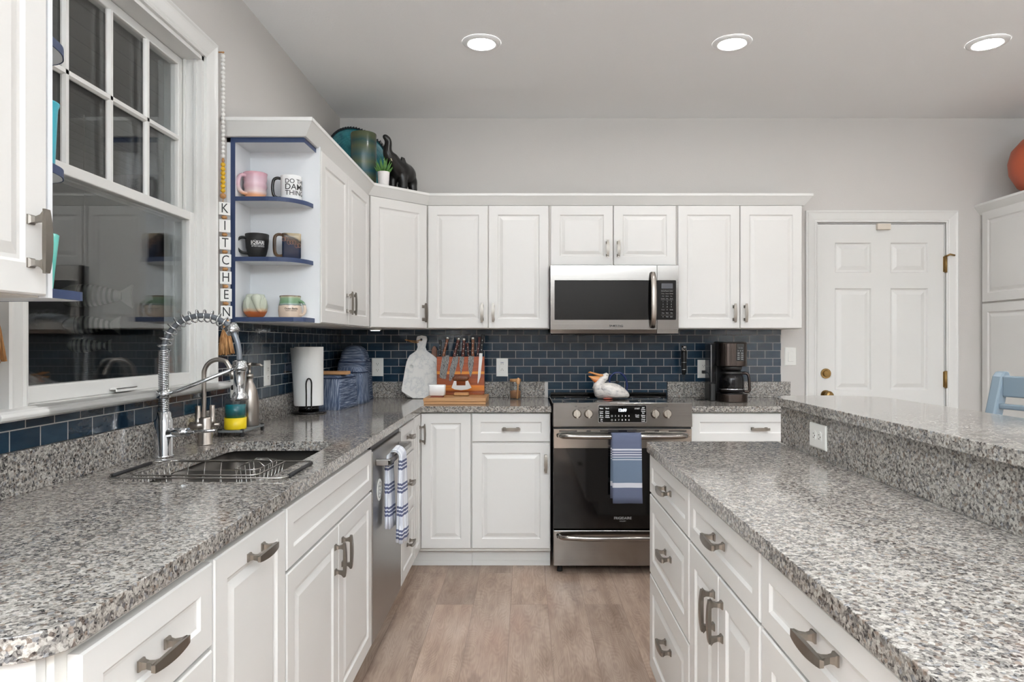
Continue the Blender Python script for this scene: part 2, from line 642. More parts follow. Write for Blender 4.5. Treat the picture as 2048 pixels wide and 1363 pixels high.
struct('baseboard_right', MB().box(XR - .014, XR, YF, 2.3, 0, .1), M['trim'])
struct('baseboard_rear', MB().box(XL, XR, YF, YF + .014, 0, .1), M['trim'])

# ------------------------------------------------------------------ moulded casing sweep
CASING = [(0.0, 0.0), (0.0, .010), (.008, .013), (.014, .009), (.020, .012), (.052, .017), (.060, .019), (.066, .023), (.074, .021), (.076, .0)]
def casing(fp, path, prof=CASING, mb=None):
    # path: inner edge polyline in (a,b); the profile grows to its right side
    mb = mb or MB()
    rings = []
    m = len(path)
    P2 = [Vector(p) for p in path]
    for i in range(m):
        d0 = (P2[i] - P2[i - 1]).normalized() if i > 0 else None
        d1 = (P2[i + 1] - P2[i]).normalized() if i < m - 1 else None
        d0 = d0 or d1
        d1 = d1 or d0
        n0, n1 = Vector((d0.y, -d0.x)), Vector((d1.y, -d1.x))
        nn = (n0 + n1)
        nn = nn / max(1e-6, nn.dot(n0))
        rings.append([fp(P2[i].x + nn.x * o, P2[i].y + nn.y * o, c) for o, c in prof])
    return mb.loft(rings, True, False, False)

# ------------------------------------------------------------------ window
FW = frame((XL, 0, 0), (0, 1, 0), (1, 0, 0))         # a = Y, b = Z, c = into the room
w = casing(FW, [(WY1 - .002, WZ0), (WY1 - .002, WZ1 - .002), (WY0 + .002, WZ1 - .002), (WY0 + .002, WZ0)])
win = struct('window_1', w, M['trim'])
win['label'] = 'white double-hung window over the sink with gridded upper sash'
jm = MB()
jm.fbox(FW, WY0 - .003, WY0 + .018, WZ0, WZ1, -.14, 0).fbox(FW, WY1 - .018, WY1 + .003, WZ0, WZ1, -.14, 0)
jm.fbox(FW, WY0, WY1, WZ1 - .018, WZ1 + .003, -.14, 0)
for y in (WY0 + .018, WY1 - .026):
    jm.fbox(FW, y, y + .008, WZ0, WZ1, -.026, -.018).fbox(FW, y, y + .008, WZ0, WZ1, -.066, -.058).fbox(FW, y, y + .008, WZ0, WZ1, -.108, -.1)
struct('window_jamb', jm, M['trim'], win)
sl = MB()
sl.prism([(-.14, WZ0 - .012), (-.14, WZ0), (0.0, WZ0 + .001), (.052, WZ0 - .001), (.059, WZ0 - .006), (.062, WZ0 - .013), (.059, WZ0 - .020), (.052, WZ0 - .025), (.0, WZ0 - .026), (.0, WZ0 - .012)],
         lambda c, b, a: FW(a, b, c), WY0 + .001, WY1 - .001)
sl.prism([(0.0, WZ0 + .001), (.052, WZ0 - .001), (.059, WZ0 - .006), (.062, WZ0 - .013), (.059, WZ0 - .020), (.052, WZ0 - .025), (.0, WZ0 - .026)],
         lambda c, b, a: FW(a, b, c), 1.485, 2.665)
struct('window_sill', sl, M['trim'], win, bevel=.002)
def sash(y0, y1, z0, z1, c, st, top, bot, t=.032):
    mb = MB()
    mb.fbox(FW, y0, y0 + st, z0, z1, c - t, c).fbox(FW, y1 - st, y1, z0, z1, c - t, c)
    mb.fbox(FW, y0 + st, y1 - st, z0, z0 + bot, c - t, c).fbox(FW, y0 + st, y1 - st, z1 - top, z1, c - t, c)
    return mb
lo = struct('window_lower_sash', sash(WY0 + .02, WY1 - .02, WZ0 + .001, 1.748, -.026, .034, .032, .043), M['trim'], win, bevel=.003)
g = MB()
for c in (-.038, -.052):
    g.fbox(FW, WY0 + .05, WY1 - .05, WZ0 + .04, 1.72, c - .003, c)
struct('window_pane', g, M['pane'], lo)
struct('sash_lift', MB().fbox(FW, 2.01, 2.12, WZ0 + .012, WZ0 + .018, -.026, -.004).fbox(FW, 2.01, 2.12, WZ0 + .006, WZ0 + .018, -.008, -.004), M['trim'], lo, bevel=.002)
up_ = struct('window_upper_sash', sash(WY0 + .02, WY1 - .02, 1.716, WZ1 - .019, -.068, .034, .03, .032), M['trim'], win, bevel=.003)
g = MB()
for c in (-.080, -.094):
    g.fbox(FW, WY0 + .05, WY1 - .05, 1.74, WZ1 - .045, c - .003, c)
struct('window_pane', g, M['pane'], up_)
g = MB()
y0, y1, z0, z1 = WY0 + .054, WY1 - .054, 1.748, WZ1 - .049
for i in (1, 2, 3):
    y = y0 + (y1 - y0) * i / 4
    g.prism([(y - .011, -.079), (y - .011, -.074), (y - .006, -.066), (y + .006, -.066), (y + .011, -.074), (y + .011, -.079)], lambda a, c, b: FW(a, b, c), z0, z1)
zm = (z0 + z1) / 2
g.prism([(zm - .011, -.079), (zm - .011, -.074), (zm - .006, -.066), (zm + .006, -.066), (zm + .011, -.074), (zm + .011, -.079)], lambda b, c, a: FW(a, b, c), y0, y1)
struct('window_grille', g, M['trim'], up_)

# porch outside the window
M['porch'] = plain('porch_dark_boards', rgb(86, 86, 86), 0.7, vary=0.05)
def boards():
    t = NT('porch_beadboard')
    p = t.world()
    sp = t.n('ShaderNodeSeparateXYZ'); t.l(p, sp.inputs[0])
    fr = t.math('FRACT', t.math('MULTIPLY', sp.outputs[0], 9.0))
    c = t.ramp(fr, [(0.0, rgb(74, 74, 74)), (0.05, rgb(110, 110, 108)), (0.95, rgb(116, 116, 114)), (1.0, rgb(74, 74, 74))])
    t.l(c, t.b.inputs['Base Color'])
    t.b.inputs['Roughness'].default_value = 0.7
    return t.m
struct('ceiling_porch', MB().box(-4.2, XL - .15, .2, 5.6, 2.62, 2.68), boards())
struct('wall_porch', MB().box(-4.3, -4.2, .2, 5.6, 0, 2.68).box(-4.2, XL - .15, 5.5, 5.6, 0, 2.68).box(-4.2, XL - .15, .1, .2, 0, 2.68), M['porch'])
struct('floor_porch', MB().box(-4.3, XL - .15, .1, 5.6, -.1, 0), M['porch'])

# ------------------------------------------------------------------ door on the back wall
FD = frame((0, YB, 0), (1, 0, 0), (0, -1, 0))        # a = X, b = Z, c = towards the camera
w = casing(FD, [(DX1 + .004, 0), (DX1 + .004, DZ1 + .004), (DX0 - .004, DZ1 + .004), (DX0 - .004, 0)], [(o, c * .85) for o, c in CASING])
door = struct('door_1', w, M['trim'])
door['label'] = 'white six-panel door with brass knob beside the pantry'
jb = MB().fbox(FD, DX0 - .003, DX0 + .004, 0, DZ1, -.1, 0).fbox(FD, DX1 - .004, DX1 + .003, 0, DZ1, -.1, 0).fbox(FD, DX0, DX1, DZ1 - .004, DZ1 + .003, -.1, 0)
struct('door_jamb', jb, M['trim'], door)

def paneled(mb, fp, a0, a1, b0, b1, t0, t1, panels, rings):
    A = sorted({a0, a1} | {p[0] for p in panels} | {p[1] for p in panels})
    B = sorted({b0, b1} | {p[2] for p in panels} | {p[3] for p in panels})
    for i in range(len(A) - 1):
        for j in range(len(B) - 1):
            ca, cb = (A[i] + A[i + 1]) / 2, (B[j] + B[j + 1]) / 2
            if any(p[0] < ca < p[1] and p[2] < cb < p[3] for p in panels):
                continue
            mb.add([fp(A[i], B[j], t1), fp(A[i + 1], B[j], t1), fp(A[i + 1], B[j + 1], t1), fp(A[i], B[j + 1], t1)], [(0, 1, 2, 3)])
    for pa0, pa1, pb0, pb1 in panels:
        prev = None
        for ins, dep in [(0, 0)] + rings:
            r = [fp(pa0 + ins, pb0 + ins, t1 - dep), fp(pa1 - ins, pb0 + ins, t1 - dep), fp(pa1 - ins, pb1 - ins, t1 - dep), fp(pa0 + ins, pb1 - ins, t1 - dep)]
            if prev:
                for k in range(4):
                    mb.add([prev[k], prev[(k + 1) % 4], r[(k + 1) % 4], r[k]], [(0, 1, 2, 3)])
            prev = r
        mb.add(prev, [(0, 1, 2, 3)])
    q = [fp(a0, b0, t1), fp(a1, b0, t1), fp(a1, b1, t1), fp(a0, b1, t1)]
    r = [fp(a0, b0, t0), fp(a1, b0, t0), fp(a1, b1, t0), fp(a0, b1, t0)]
    for k in range(4):
        mb.add([q[k], q[(k + 1) % 4], r[(k + 1) % 4], r[k]], [(0, 1, 2, 3)])
    mb.add(r[::-1], [(0, 1, 2, 3)])
    # weld so normals recalc sees one shell
    key, idx, nv = {}, [], []
    for p in mb.v:
        k = (round(p.x, 5), round(p.y, 5), round(p.z, 5))
        if k not in key:
            key[k] = len(nv); nv.append(p)
        idx.append(key[k])
    mb.v = nv
    mb.f = [[idx[i] for i in f] for f in mb.f]
    return mb
ds = MB()
la0, la1, ra0, ra1 = 2.010, 2.245, 2.370, 2.612
pan = []
for z0, z1 in ((1.72, 1.915), (0.96, 1.62), (0.16, 0.82)):
    pan += [(la0, la1, z0, z1), (ra0, ra1, z0, z1)]
paneled(ds, FD, DX0 + .006, DX1 - .006, .006, DZ1 - .008, -.05, -.004, pan, [(.008, .010), (.018, .011), (.042, .003), (.044, .003)])
slabd = struct('door_slab', ds, M['trim'], door)
k = MB()
k.tube([FD(1.949, 1.068, -.004), FD(1.949, 1.068, .006)], .032, 24).tube([FD(1.949, 1.068, .006), FD(1.949, 1.068, .016)], [.022, .019], 20)
struct('deadbolt', k, M['brass'], slabd)
k = MB()
k.tube([FD(1.949, .928, -.004), FD(1.949, .928, .006)], .032, 24)
k.tube([FD(1.949, .928, c) for c in (.006, .03, .036, .048, .06, .066)], [.012, .012, .024, .03, .026, .012], 24)
struct('door_knob', k, M['brass'], slabd)
for zc in (1.775, 1.03, .25):
    h = MB()
    h.tube([FD(DX1 - .001, zc - .055, .010), FD(DX1 - .001, zc + .055, .010)], .0085, 12)
    h.fbox(FD, DX1 - .012, DX1 + .010, zc - .05, zc + .05, -.002, .006)
    if zc > 1.5:
        h.tube([FD(DX1 - .001, zc + .05, .012), FD(DX1 + .02, zc + .062, .02), FD(DX1 + .05, zc + .055, .022)], .006, 8)
    struct('hinge', h, M['brass'], door)
M['beige'] = plain('beige_plastic', rgb(214, 204, 190), 0.5)
struct('alarm_sensor', MB().fbox(FD, 2.275, 2.362, DZ1 - .045, DZ1 - .006, -.004, .02), M['beige'], slabd, bevel=.003)

# ------------------------------------------------------------------ tiles
bt = MB().box(XL + .009, 1.655, YB - .008, YB, CT + .1025, ZU - .001).box(.149, .918, YB - .008, YB, .86, CT + .1025)
bt.box(.150, .909, YB - .008, YB, ZU - .001, 1.42)
struct('trim_1', bt, M['tile_x'])
lt = MB().box(XL, XL + .008, .35, 1.54, CT + .1025, ZU - .001).box(XL, XL + .008, 1.54, 2.645, CT + .1025, 1.0895).box(XL, XL + .008, 2.645, YB, CT + .1025, ZU - .001)
struct('trim_2', lt, M['tile_y'])

# ------------------------------------------------------------------ recessed ceiling lamps
def lens_mat():
    t = NT('lamp_lens')
    t.b.inputs['Base Color'].default_value = (1, 1, 1, 1)
    t.b.inputs['Emission Color'].default_value = LAMP_COLOR
    t.b.inputs['Emission Strength'].default_value = LENS_STRENGTH
    return t.m
M['lens'] = lens_mat()
M['lamp_trim'] = plain('lamp_trim_white', rgb(236, 236, 236), 0.35, vary=0.0)
def make_lamp(label, x, y, group=None):
    t = thing('recessed_ceiling_light', label, 'ceiling light', (x, y, ZC - .012), 0, group)
    r = MB().lathe([(.064, .0115), (.064, .004), (.068, .001), (.082, .004), (.092, .009), (.093, .0115)], n=48, caps=False)
    n = 48
    part('trim_ring', r, M['lamp_trim'], t, local=True)
    part('lens', MB().lathe([(.001, .0035), (.064, .0055), (.064, .009), (.001, .009)], n=48), M['lens'], t, local=True)
    return t
lab = ['bright round recessed ceiling light above the microwave, leftmost of the three', 'bright round recessed ceiling light in the middle of the row of three', 'bright round recessed ceiling light at the far right above the door']
lamp0 = None
for row, y in enumerate((3.304, 2.0, -0.2, -2.2)):
    for i, x in enumerate((-.2106, 1.002, 2.239)):
        l = lab[i] if row == 0 else 'round recessed ceiling light behind the camera'
        if lamp0 is None:
            lamp0 = make_lamp(l, x, y, 'recessed ceiling lights')
            continue
        c = copy_tree(lamp0)
        c.location = (x, y, ZC - .012)
        c['label'] = l

# ------------------------------------------------------------------ cabinetry
def pull_mb(fp, a, b, vertical, L=.106):
    mb = MB()
    def pt(t, w, c):
        return fp(a + (w if vertical else t), b + (t if vertical else w), c + .019)
    def ring(t, c, ht, hw):
        return [pt(t - ht, -hw, c), pt(t + ht, -hw, c), pt(t + ht, hw, c), pt(t - ht, hw, c)]
    for s in (-1, 1):
        t = s * .038
        mb.loft([ring(t, 0, .0085, .0085), ring(t, .003, .0085, .0085), ring(t, .006, .006, .006), ring(t, .012, .0048, .0048), ring(t + s * .002, .021, .006, .0055), ring(t + s * .004, .027, .010, .007)], True, False, False)
    rings = []
    for i in range(11):
        u = -1 + 2 * i / 10
        t = u * L / 2
        hw = .0062 + .0032 * (1 - u * u)
        c0 = .0255 + .001 * (1 - u * u)
        c1 = .0315 + .0035 * (1 - u * u)
        ts = t * (1.0 if abs(u) < .99 else .97)
        rings.append([pt(t * .985, -hw * .82, c0), pt(t * .985, hw * .82, c0), pt(ts, hw, c1), pt(ts, -hw, c1)])
    mb.loft(rings, True, False, False)
    return mb

def front_mb(fp, a0, a1, b0, b1, kind, t=.019):
    mb = MB()
    h, w_ = b1 - b0, a1 - a0
    if kind == 'slab':
        mb.fbox(fp, a0, a1, b0, b1, 0.0005, t)
        return mb
    m = min(.054, h * .30, w_ * .24)
    if kind == 'drawer':
        rings = [(0, 0), (.0015, -.0015), (m, -.0015), (m + .007, .005), (m + .009, .0055)]
        rings = [(.0, .003), (.003, .0), (m, .0), (m + .006, .005), (m + .011, .0055), (m + .0115, .0055)]
    else:
        rings = [(.0, .003), (.003, .0), (m, .0), (m + .006, .0055), (m + .013, .006), (m + .032, .0005), (m + .0335, .0005)]
    prev = [fp(a0, b0, .0005), fp(a1, b0, .0005), fp(a1, b1, .0005), fp(a0, b1, .0005)]
    allr = [prev]
    for ins, dep in rings:
        allr.append([fp(a0 + ins, b0 + ins, t - dep), fp(a1 - ins, b0 + ins, t - dep), fp(a1 - ins, b1 - ins, t - dep), fp(a0 + ins, b1 - ins, t - dep)])
    return mb.loft(allr, True, False, False)

def add_front(cab, fp, kind, a0, a1, b0, b1, handle=None, name=None, L=.106):
    nm = name or ('drawer' if kind == 'drawer' else 'door')
    f = part(nm, front_mb(fp, a0, a1, b0, b1, kind), M['paint'], cab)
    if handle:
        o, a, b = handle
        part('handle', pull_mb(fp, a, b, o == 'v', L), M['nickel'], f, 'brushed nickel handle')
    return f

def base_body(fp, a0, a1, depth, toe=True):
    mb = MB()
    mb.fbox(fp, a0, a1, .10, .8795, -depth, 0)
    mb.fbox(fp, a0, a1, 0.0, .10, -depth, -.07)
    return mb

G = .003
DTOP, DBOT, DOOR_T, DOOR_B = .866, .715, .706, .118
# ---- left run : a = Y
FL = frame((-.602, 0, 0), (0, 1, 0), (1, 0, 0))
DL = .585
def cab_thing(name, label, fp, a0, a1, depth, cat='cabinet', body=None):
    p = fp((a0 + a1) / 2, 0, -depth / 2)
    t = thing(name, label, cat, (p.x, p.y, 0))
    part('cabinet_body', body or base_body(fp, a0, a1, depth), M['box'], t)
    return t
c = cab_thing('drawer_base_cabinet', 'white drawer base cabinet nearest the camera at the open end of the left counter', FL, .873, 1.277, DL)
add_front(c, FL, 'drawer', .897, 1.274, DBOT - .010, DTOP - .006, ('h', 1.072, .782), L=.11)
add_front(c, FL, 'drawer', .897, 1.274, .42, .697, ('h', 1.085, .56), L=.12)
add_front(c, FL, 'drawer', .897, 1.274, DOOR_B, .412, ('h', 1.085, .27), L=.12)
single('end_panel', MB().box(XL + .001, -.612, .853, .872, 0, .8795), M['paint'], 'white flat end panel closing the near end of the left counter', 'panel', bevel=.001)
c = cab_thing('pullout_base_cabinet', 'narrow white base cabinet with one full-height front and a horizontal handle', FL, 1.278, 1.668, DL)
add_front(c, FL, 'door', 1.283, 1.663, DOOR_B, DTOP - .004, ('h', 1.478, .817), L=.11)
c = cab_thing('sink_base_cabinet', 'white double-door base cabinet under the sink', FL, 1.669, 2.602, DL,
              body=MB().fbox(FL, 1.669, 2.602, .10, .66, -DL, 0).fbox(FL, 1.669, 2.602, .66, .8795, -.018, 0).fbox(FL, 1.669, 1.687, .66, .8795, -DL, 0).fbox(FL, 2.584, 2.602, .66, .8795, -DL, 0).fbox(FL, 1.669, 2.602, 0, .1, -DL, -.07))
add_front(c, FL, 'drawer', 1.674, 2.597, DBOT - .006, DTOP - .004, None, 'false_drawer_front')
add_front(c, FL, 'door', 1.674, 2.133, DOOR_B, DOOR_T - .005, ('v', 2.095, .603), L=.108)
add_front(c, FL, 'door', 2.138, 2.597, DOOR_B, DOOR_T - .005, ('v', 2.176, .603), L=.108)
c = cab_thing('drawer_base_cabinet', 'narrow white three-drawer cabinet right of the dishwasher', FL, 3.214, 3.598, DL)
add_front(c, FL, 'drawer', 3.219, 3.594, DBOT, DTOP, ('h', 3.41, .80))
add_front(c, FL, 'drawer', 3.219, 3.594, .418, .708, ('h', 3.41, .57))
add_front(c, FL, 'drawer', 3.219, 3.594, DOOR_B, .41, ('h', 3.41, .27))

# ---- corner and back run : a = X
FB = frame((0, 3.832, 0), (1, 0, 0), (0, -1, 0))
DB = .585
bd = MB().box(XL + .006, -.602, 3.599, YB - .006, .1, .8795).box(-.602, -.302, 3.832, YB - .006, .1, .8795)
bd.box(XL + .006, -.672, 3.599, YB - .006, 0, .1).box(-.672, -.302, 3.902, YB - .006, 0, .1)
c = thing('corner_base_cabinet', 'white corner base cabinet with a folding pair of doors in the inside corner', 'cabinet', (-.9, 4.0, 0))
part('cabinet_body', bd, M['box'], c)
part('toe_kick', MB().box(-.668, -.302, 3.889, 3.9, 0.001, .1).box(-.668, -.302, 3.885, 3.889, 0.001, .03), M['paint'], c)
add_front(c, FL, 'door', 3.603, 3.811, DOOR_B, DTOP + .006, ('v', 3.775, .762), L=.115)
add_front(c, FB, 'door', -.581, -.304, DOOR_B, DTOP + .006)
c = cab_thing('base_cabinet', 'white base cabinet with one drawer over one door left of the range', FB, -.301, .143, DB)
add_front(c, FB, 'drawer', -.296, .140, DBOT, DTOP + .006, ('h', -.078, .787), L=.095)
add_front(c, FB, 'door', -.296, .140, DOOR_B, DOOR_T, ('v', .116, .596), L=.10)
part('toe_kick', MB().box(-.301, .143, 3.889, 3.9, 0.001, .1).box(-.301, .143, 3.885, 3.889, 0.001, .03), M['paint'], c)
c = cab_thing('base_cabinet', 'white drawer base cabinet right of the range under the coffee maker', FB, .922, 1.69, DB)
add_front(c, FB, 'drawer', .928, 1.684, DBOT, DTOP + .006, ('h', 1.308, .787), L=.105)
add_front(c, FB, 'door', .928, 1.303, DOOR_B, DOOR_T, ('v', 1.27, .596))
add_front(c, FB, 'door', 1.308, 1.684, DOOR_B, DOOR_T, ('v', 1.345, .596))

# ---- worktops
outer = [(XL + .001, .82)] + arc(-.575 - .07, .82 + .07, .07, -PI / 2, 0, 8) + arc(-.575 + .018, 3.795 - .018, .018, PI, PI / 2, 4) + [(.146, 3.795), (.146, YB - .001), (XL + .001, YB - .001)]
hole = rrect(-1.052, -.672, 1.742, 2.452, .05, 6)[::-1]
wt = thing('worktop', 'grey speckled granite worktop running along the left wall and into the corner', 'countertop', (-.9, 2.6, .88))
part('worktop_slab', slab(MB(), outer, [hole], .88, CT), M['granite'], wt, bevel=.004)
part('upstand', MB().box(XL + .001, XL + .021, .82, YB - .022, CT, CT + .1016).box(XL + .001, .128, YB - .021, YB - .001, CT, CT + .1016), M['granite'], wt, bevel=.002)
wt = thing('worktop', 'short grey granite worktop right of the range under the coffee maker', 'countertop', (1.3, 4.1, .88))
part('worktop_slab', MB().box(.919, 1.70, 3.795, YB - .001, .88, CT), M['granite'], wt, bevel=.004)
part('upstand', MB().box(.919, 1.713, YB - .021, YB - .001, CT, CT + .1016), M['granite'], wt, bevel=.002)

# ---- wall cabinets
def wall_body(fp, a0, a1, z0, z1, depth):
    return MB().fbox(fp, a0, a1, z0, z1, -depth, 0)
UT = 2.150
FUL = frame((-.887, 0, 0), (0, 1, 0), (1, 0, 0))
FUB = frame((0, 4.112, 0), (1, 0, 0), (0, -1, 0))
dL, dB = .310, .302
UD0, UD1 = 1.354, 2.088
c = cab_thing('wall_cabinet', 'white two-door wall cabinet on the left wall right of the mug shelves', FUL, 2.905, 3.812, dL, body=wall_body(FUL, 2.905, 3.812, ZU, UT, dL))
add_front(c, FUL, 'door', 2.915, 3.356, UD0, UD1, ('v', 3.325, 1.46), L=.115)
add_front(c, FUL, 'door', 3.360, 3.804, UD0, UD1, ('v', 3.392, 1.46), L=.115)
# diagonal corner cabinet
pA, pB = Vector((-.887, 3.813, 0)), Vector((-.589, 4.112, 0))
ud = (pB - pA).normalized()
FDG = frame(pA, ud, (ud.y, -ud.x, 0))
wdg = (pB - pA).length
c = thing('wall_cabinet', 'white single-door diagonal wall cabinet in the corner', 'cabinet', (-.9, 4.15, ZU))
poly = [(pA.x, pA.y), (pB.x, pB.y), (pB.x, YB - .010), (XL + .010, YB - .010), (XL + .010, pA.y)]
part('cabinet_body', MB().prism(poly, lambda x, y, z: (x, y, z), ZU, UT), M['box'], c)
add_front(c, FDG, 'door', .018, wdg - .016, UD0, UD1, ('v', wdg - .045, 1.445), L=.115)
def two_door(name, label, x0, x1, z0, hz, L=.115):
    c = cab_thing(name, label, FUB, x0, x1, dB, body=wall_body(FUB, x0, x1, z0, UT, dB))
    xm = (x0 + x1) / 2
    add_front(c, FUB, 'door', x0 + .006, xm - .002, z0 + .003, UD1, ('v', xm - .036, hz), L=L)
    add_front(c, FUB, 'door', xm + .002, x1 - .006, z0 + .003, UD1, ('v', xm + .030, hz), L=L)
    return c
two_door('wall_cabinet', 'tall white two-door wall cabinet left of the microwave over the knife block', -.588, .147, ZU, 1.447)
two_door('wall_cabinet', 'short white two-door wall cabinet directly above the microwave', .148, .911, 1.7275, 1.828, L=.092)
two_door('wall_cabinet', 'tall white two-door wall cabinet right of the microwave over the coffee maker', .912, 1.667, ZU, 1.445)

# crown moulding
def crown(path, name, label, ends=None):
    prof = [(0.0005, 2.090), (.012, 2.092), (.047, 2.140), (.050, 2.142), (.050, 2.156), (.0005, 2.156)]
    rings = []
    P2 = [Vector((p[0], p[1])) for p in path]
    m = len(P2)
    for i in range(m):
        d0 = (P2[i] - P2[i - 1]).normalized() if i else None
        d1 = (P2[i + 1] - P2[i]).normalized() if i < m - 1 else None
        d0 = d0 or d1; d1 = d1 or d0
        n0, n1 = Vector((d0.y, -d0.x)), Vector((d1.y, -d1.x))
        nn = n0 + n1
        nn = nn / nn.dot(n0)
        rings.append([Vector((P2[i].x + nn.x * o, P2[i].y + nn.y * o, z)) for o, z in prof])
    return single(name, MB().loft(rings, True, False, False), M['trim'], label, 'moulding')
crown([(XL + .002, 2.735), (-.887, 2.735), (-.887, 3.813), (-.589, 4.112), (1.667, 4.112), (1.667, YB - .002)], 'crown_moulding', 'white angled crown moulding along the top of the left and back wall cabinets')

# open shelf units with navy edges
def shelf_unit(label, yf, yb, s):
    # yf front edge (towards the window), yb back panel, s=+1 : unit opens to -Y, s=-1 : opens to +Y
    t = thing('open_shelf_unit', label, 'shelf', (-1.04, (yf + yb) / 2, ZU))
    x0, x1 = XL + .001, -.887
    lo, hi = min(yf, yb), max(yf, yb)
    part('back_panel', MB().box(x0, x1 + .017, min(yb, yb + s * .012), max(yb, yb + s * .012), ZU, UT), M['shelf_white'], t)
    part('side_panel', MB().box(x0, x0 + .034, lo, hi, ZU, UT), M['shelf_white'], t)
    part('edge_strip', MB().box(x0 + .016, x0 + .034, min(yf, yf - s * .002), max(yf, yf - s * .002), ZU, 2.094), M['blue_edge'], t, 'navy painted edge')
    part('top_board', MB().box(x0, x1, lo, hi, 2.072, UT), M['shelf_white'], t)
    part('edge_strip', MB().box(x0 + .034, x1 + .001, min(yf, yf - s * .002), max(yf, yf - s * .002), 2.072, 2.094).box(x1, x1 + .002, lo, hi, 2.072, 2.094), M['blue_edge'], t, 'navy painted edge')
    for z in (1.354, 1.596, 1.838):
        xs = x0 + .034
        d = abs(yb - yf)
        c = [(xs, yb), (xs, yf)] 
        curve = [(-1.03, yf), (-.985, yf + s * .008), (-.95, yf + s * .030), (-.925, yf + s * .062), (-.908, yf + s * .1), (-.899, yb)]
        if s < 0:
            curve = [(-1.03, yf), (-.975, yf - .004), (-.948, yf - .014), (-.930, yf - .032), (-.912, yf - .07), (-.899, yb)]
        if z < 1.36:
            curve = [(-.93, yf), (-.90, yf + s * .02), (-.893, yf + s * .06), (-.893, yb)]
        pts = [(xs, yb), (xs, yf)] + [(p.x, p.y) for p in catmull([(a, b, 0) for a, b in curve], 4)]
        sh = part('shelf', MB().prism(pts, lambda x, y, h: (x, y, h), z, z + .0165), M['shelf_white'], t)
        e = MB()
        cp = [Vector((a, b, 0)) for a, b in pts[1:]]
        ring = []
        for i, p in enumerate(cp):
            d_ = (cp[min(i + 1, len(cp) - 1)] - cp[max(i - 1, 0)]).normalized()
            n_ = Vector((d_.y, -d_.x, 0)) * (1 if s > 0 else -1)
            q = p + n_ * .0022
            ring.append([Vector((p.x, p.y, z - .0005)), Vector((q.x, q.y, z - .0005)), Vector((q.x, q.y, z + .017)), Vector((p.x, p.y, z + .017))])
        e.loft(ring, True, False, False)
        part('edge_strip', e, M['blue_edge'], sh, 'navy painted edge')
    return t
shelf_unit('white open end shelf with navy edges holding six mugs, right of the window', 2.742, 2.892, 1)
shelf_unit('white open end shelf with navy edges beside the near wall cabinet, left of the window', 1.405, 1.257, -1)
c = cab_thing('wall_cabinet', 'white wall cabinet cut off by the left edge of the photo, nearest the camera', FUL, .40, 1.243, dL, body=wall_body(FUL, .40, 1.243, ZU, UT, dL))
add_front(c, FUL, 'door', .825, 1.240, UD0, UD1, ('v', 1.197, 1.447), L=.115)
add_front(c, FUL, 'door', .405, .821, UD0, UD1, ('v', .79, 1.447), L=.115)
crown([(-.887, .40), (-.887, 1.41), (XL + .002, 1.41)], 'crown_moulding', 'white crown moulding above the near left wall cabinet')
# pantry on the right
FP = frame((2.958, 0, 0), (0, 1, 0), (-1, 0, 0))
c = cab_thing('pantry_cabinet', 'tall white pantry cabinet against the right wall behind the blue stool', FP, 3.50, 4.415, .63, body=MB().fbox(FP, 3.50, 4.415, .1, UT, -.63, 0).fbox(FP, 3.5, 4.415, 0, .1, -.63, -.07))
add_front(c, FP, 'door', 3.515, 4.392, 1.527, 2.104, ('v', 3.56, 1.62))
add_front(c, FP, 'door', 3.515, 4.392, DOOR_B, 1.517, ('v', 3.56, 1.40))
crown([(2.958, YB - .002), (2.958, 3.50), (XR - .002, 3.50)], 'crown_moulding', 'white crown moulding on top of the pantry at the right edge')

# ---- island
FI = frame((.464, 0, 0), (0, 1, 0), (-1, 0, 0))
DI = .43
c = cab_thing('drawer_base_cabinet', 'white three-drawer cabinet at the far end of the island', FI, 1.852, 2.440, DI)
add_front(c, FI, 'drawer', 1.857, 2.436, .737, .872, ('h', 2.12, .808), L=.105)
add_front(c, FI, 'door', 1.857, 2.436, .453, .731, ('h', 2.12, .607), 'drawer', L=.105)
add_front(c, FI, 'door', 1.857, 2.436, DOOR_B, .447, ('h', 2.12, .323), 'drawer', L=.105)
c = cab_thing('base_cabinet', 'white island cabinet with one drawer over two doors, second from the range', FI, 1.292, 1.850, DI)
add_front(c, FI, 'drawer', 1.297, 1.846, .737, .872, ('h', 1.565, .813), L=.105)
add_front(c, FI, 'door', 1.574, 1.846, DOOR_B, .731, ('v', 1.606, .640), L=.10)
add_front(c, FI, 'door', 1.297, 1.570, DOOR_B, .731, ('v', 1.540, .640), L=.10)
c = cab_thing('base_cabinet', 'white island cabinet with one drawer over two doors, nearest the camera', FI, .62, 1.290, DI)
add_front(c, FI, 'drawer', .625, 1.286, .737, .872, ('h', 1.012, .818), L=.11)
add_front(c, FI, 'door', .958, 1.286, DOOR_B, .731, ('v', .99, .605), L=.115)
add_front(c, FI, 'door', .625, .953, DOOR_B, .731, ('v', .92, .605), L=.115)
c = cab_thing('base_cabinet', 'white island cabinet beside the camera below the photo edge', FI, .10, .619, DI)
add_front(c, FI, 'drawer', .105, .615, .737, .872, ('h', .36, .80), L=.125)
add_front(c, FI, 'door', .105, .615, DOOR_B, .731, ('v', .57, .605))
wt = thing('worktop', 'grey speckled granite island worktop on the right, lower tier', 'countertop', (.67, 1.25, .88))
part('worktop_slab', slab(MB(), [(.434, .05), (.9045, .05), (.9045, 2.452)] + arc(.434 + .02, 2.452 - .02, .02, PI / 2, PI, 4), [], .88, CT), M['granite'], wt, bevel=.004)
kw = thing('bar_wall', 'granite-faced half wall carrying the raised bar of the island', 'half wall', (.98, 1.22, 0))
part('granite_face', MB().box(.905, .925, .05, 2.415, CT + .0005, 1.0478), M['granite'], kw)
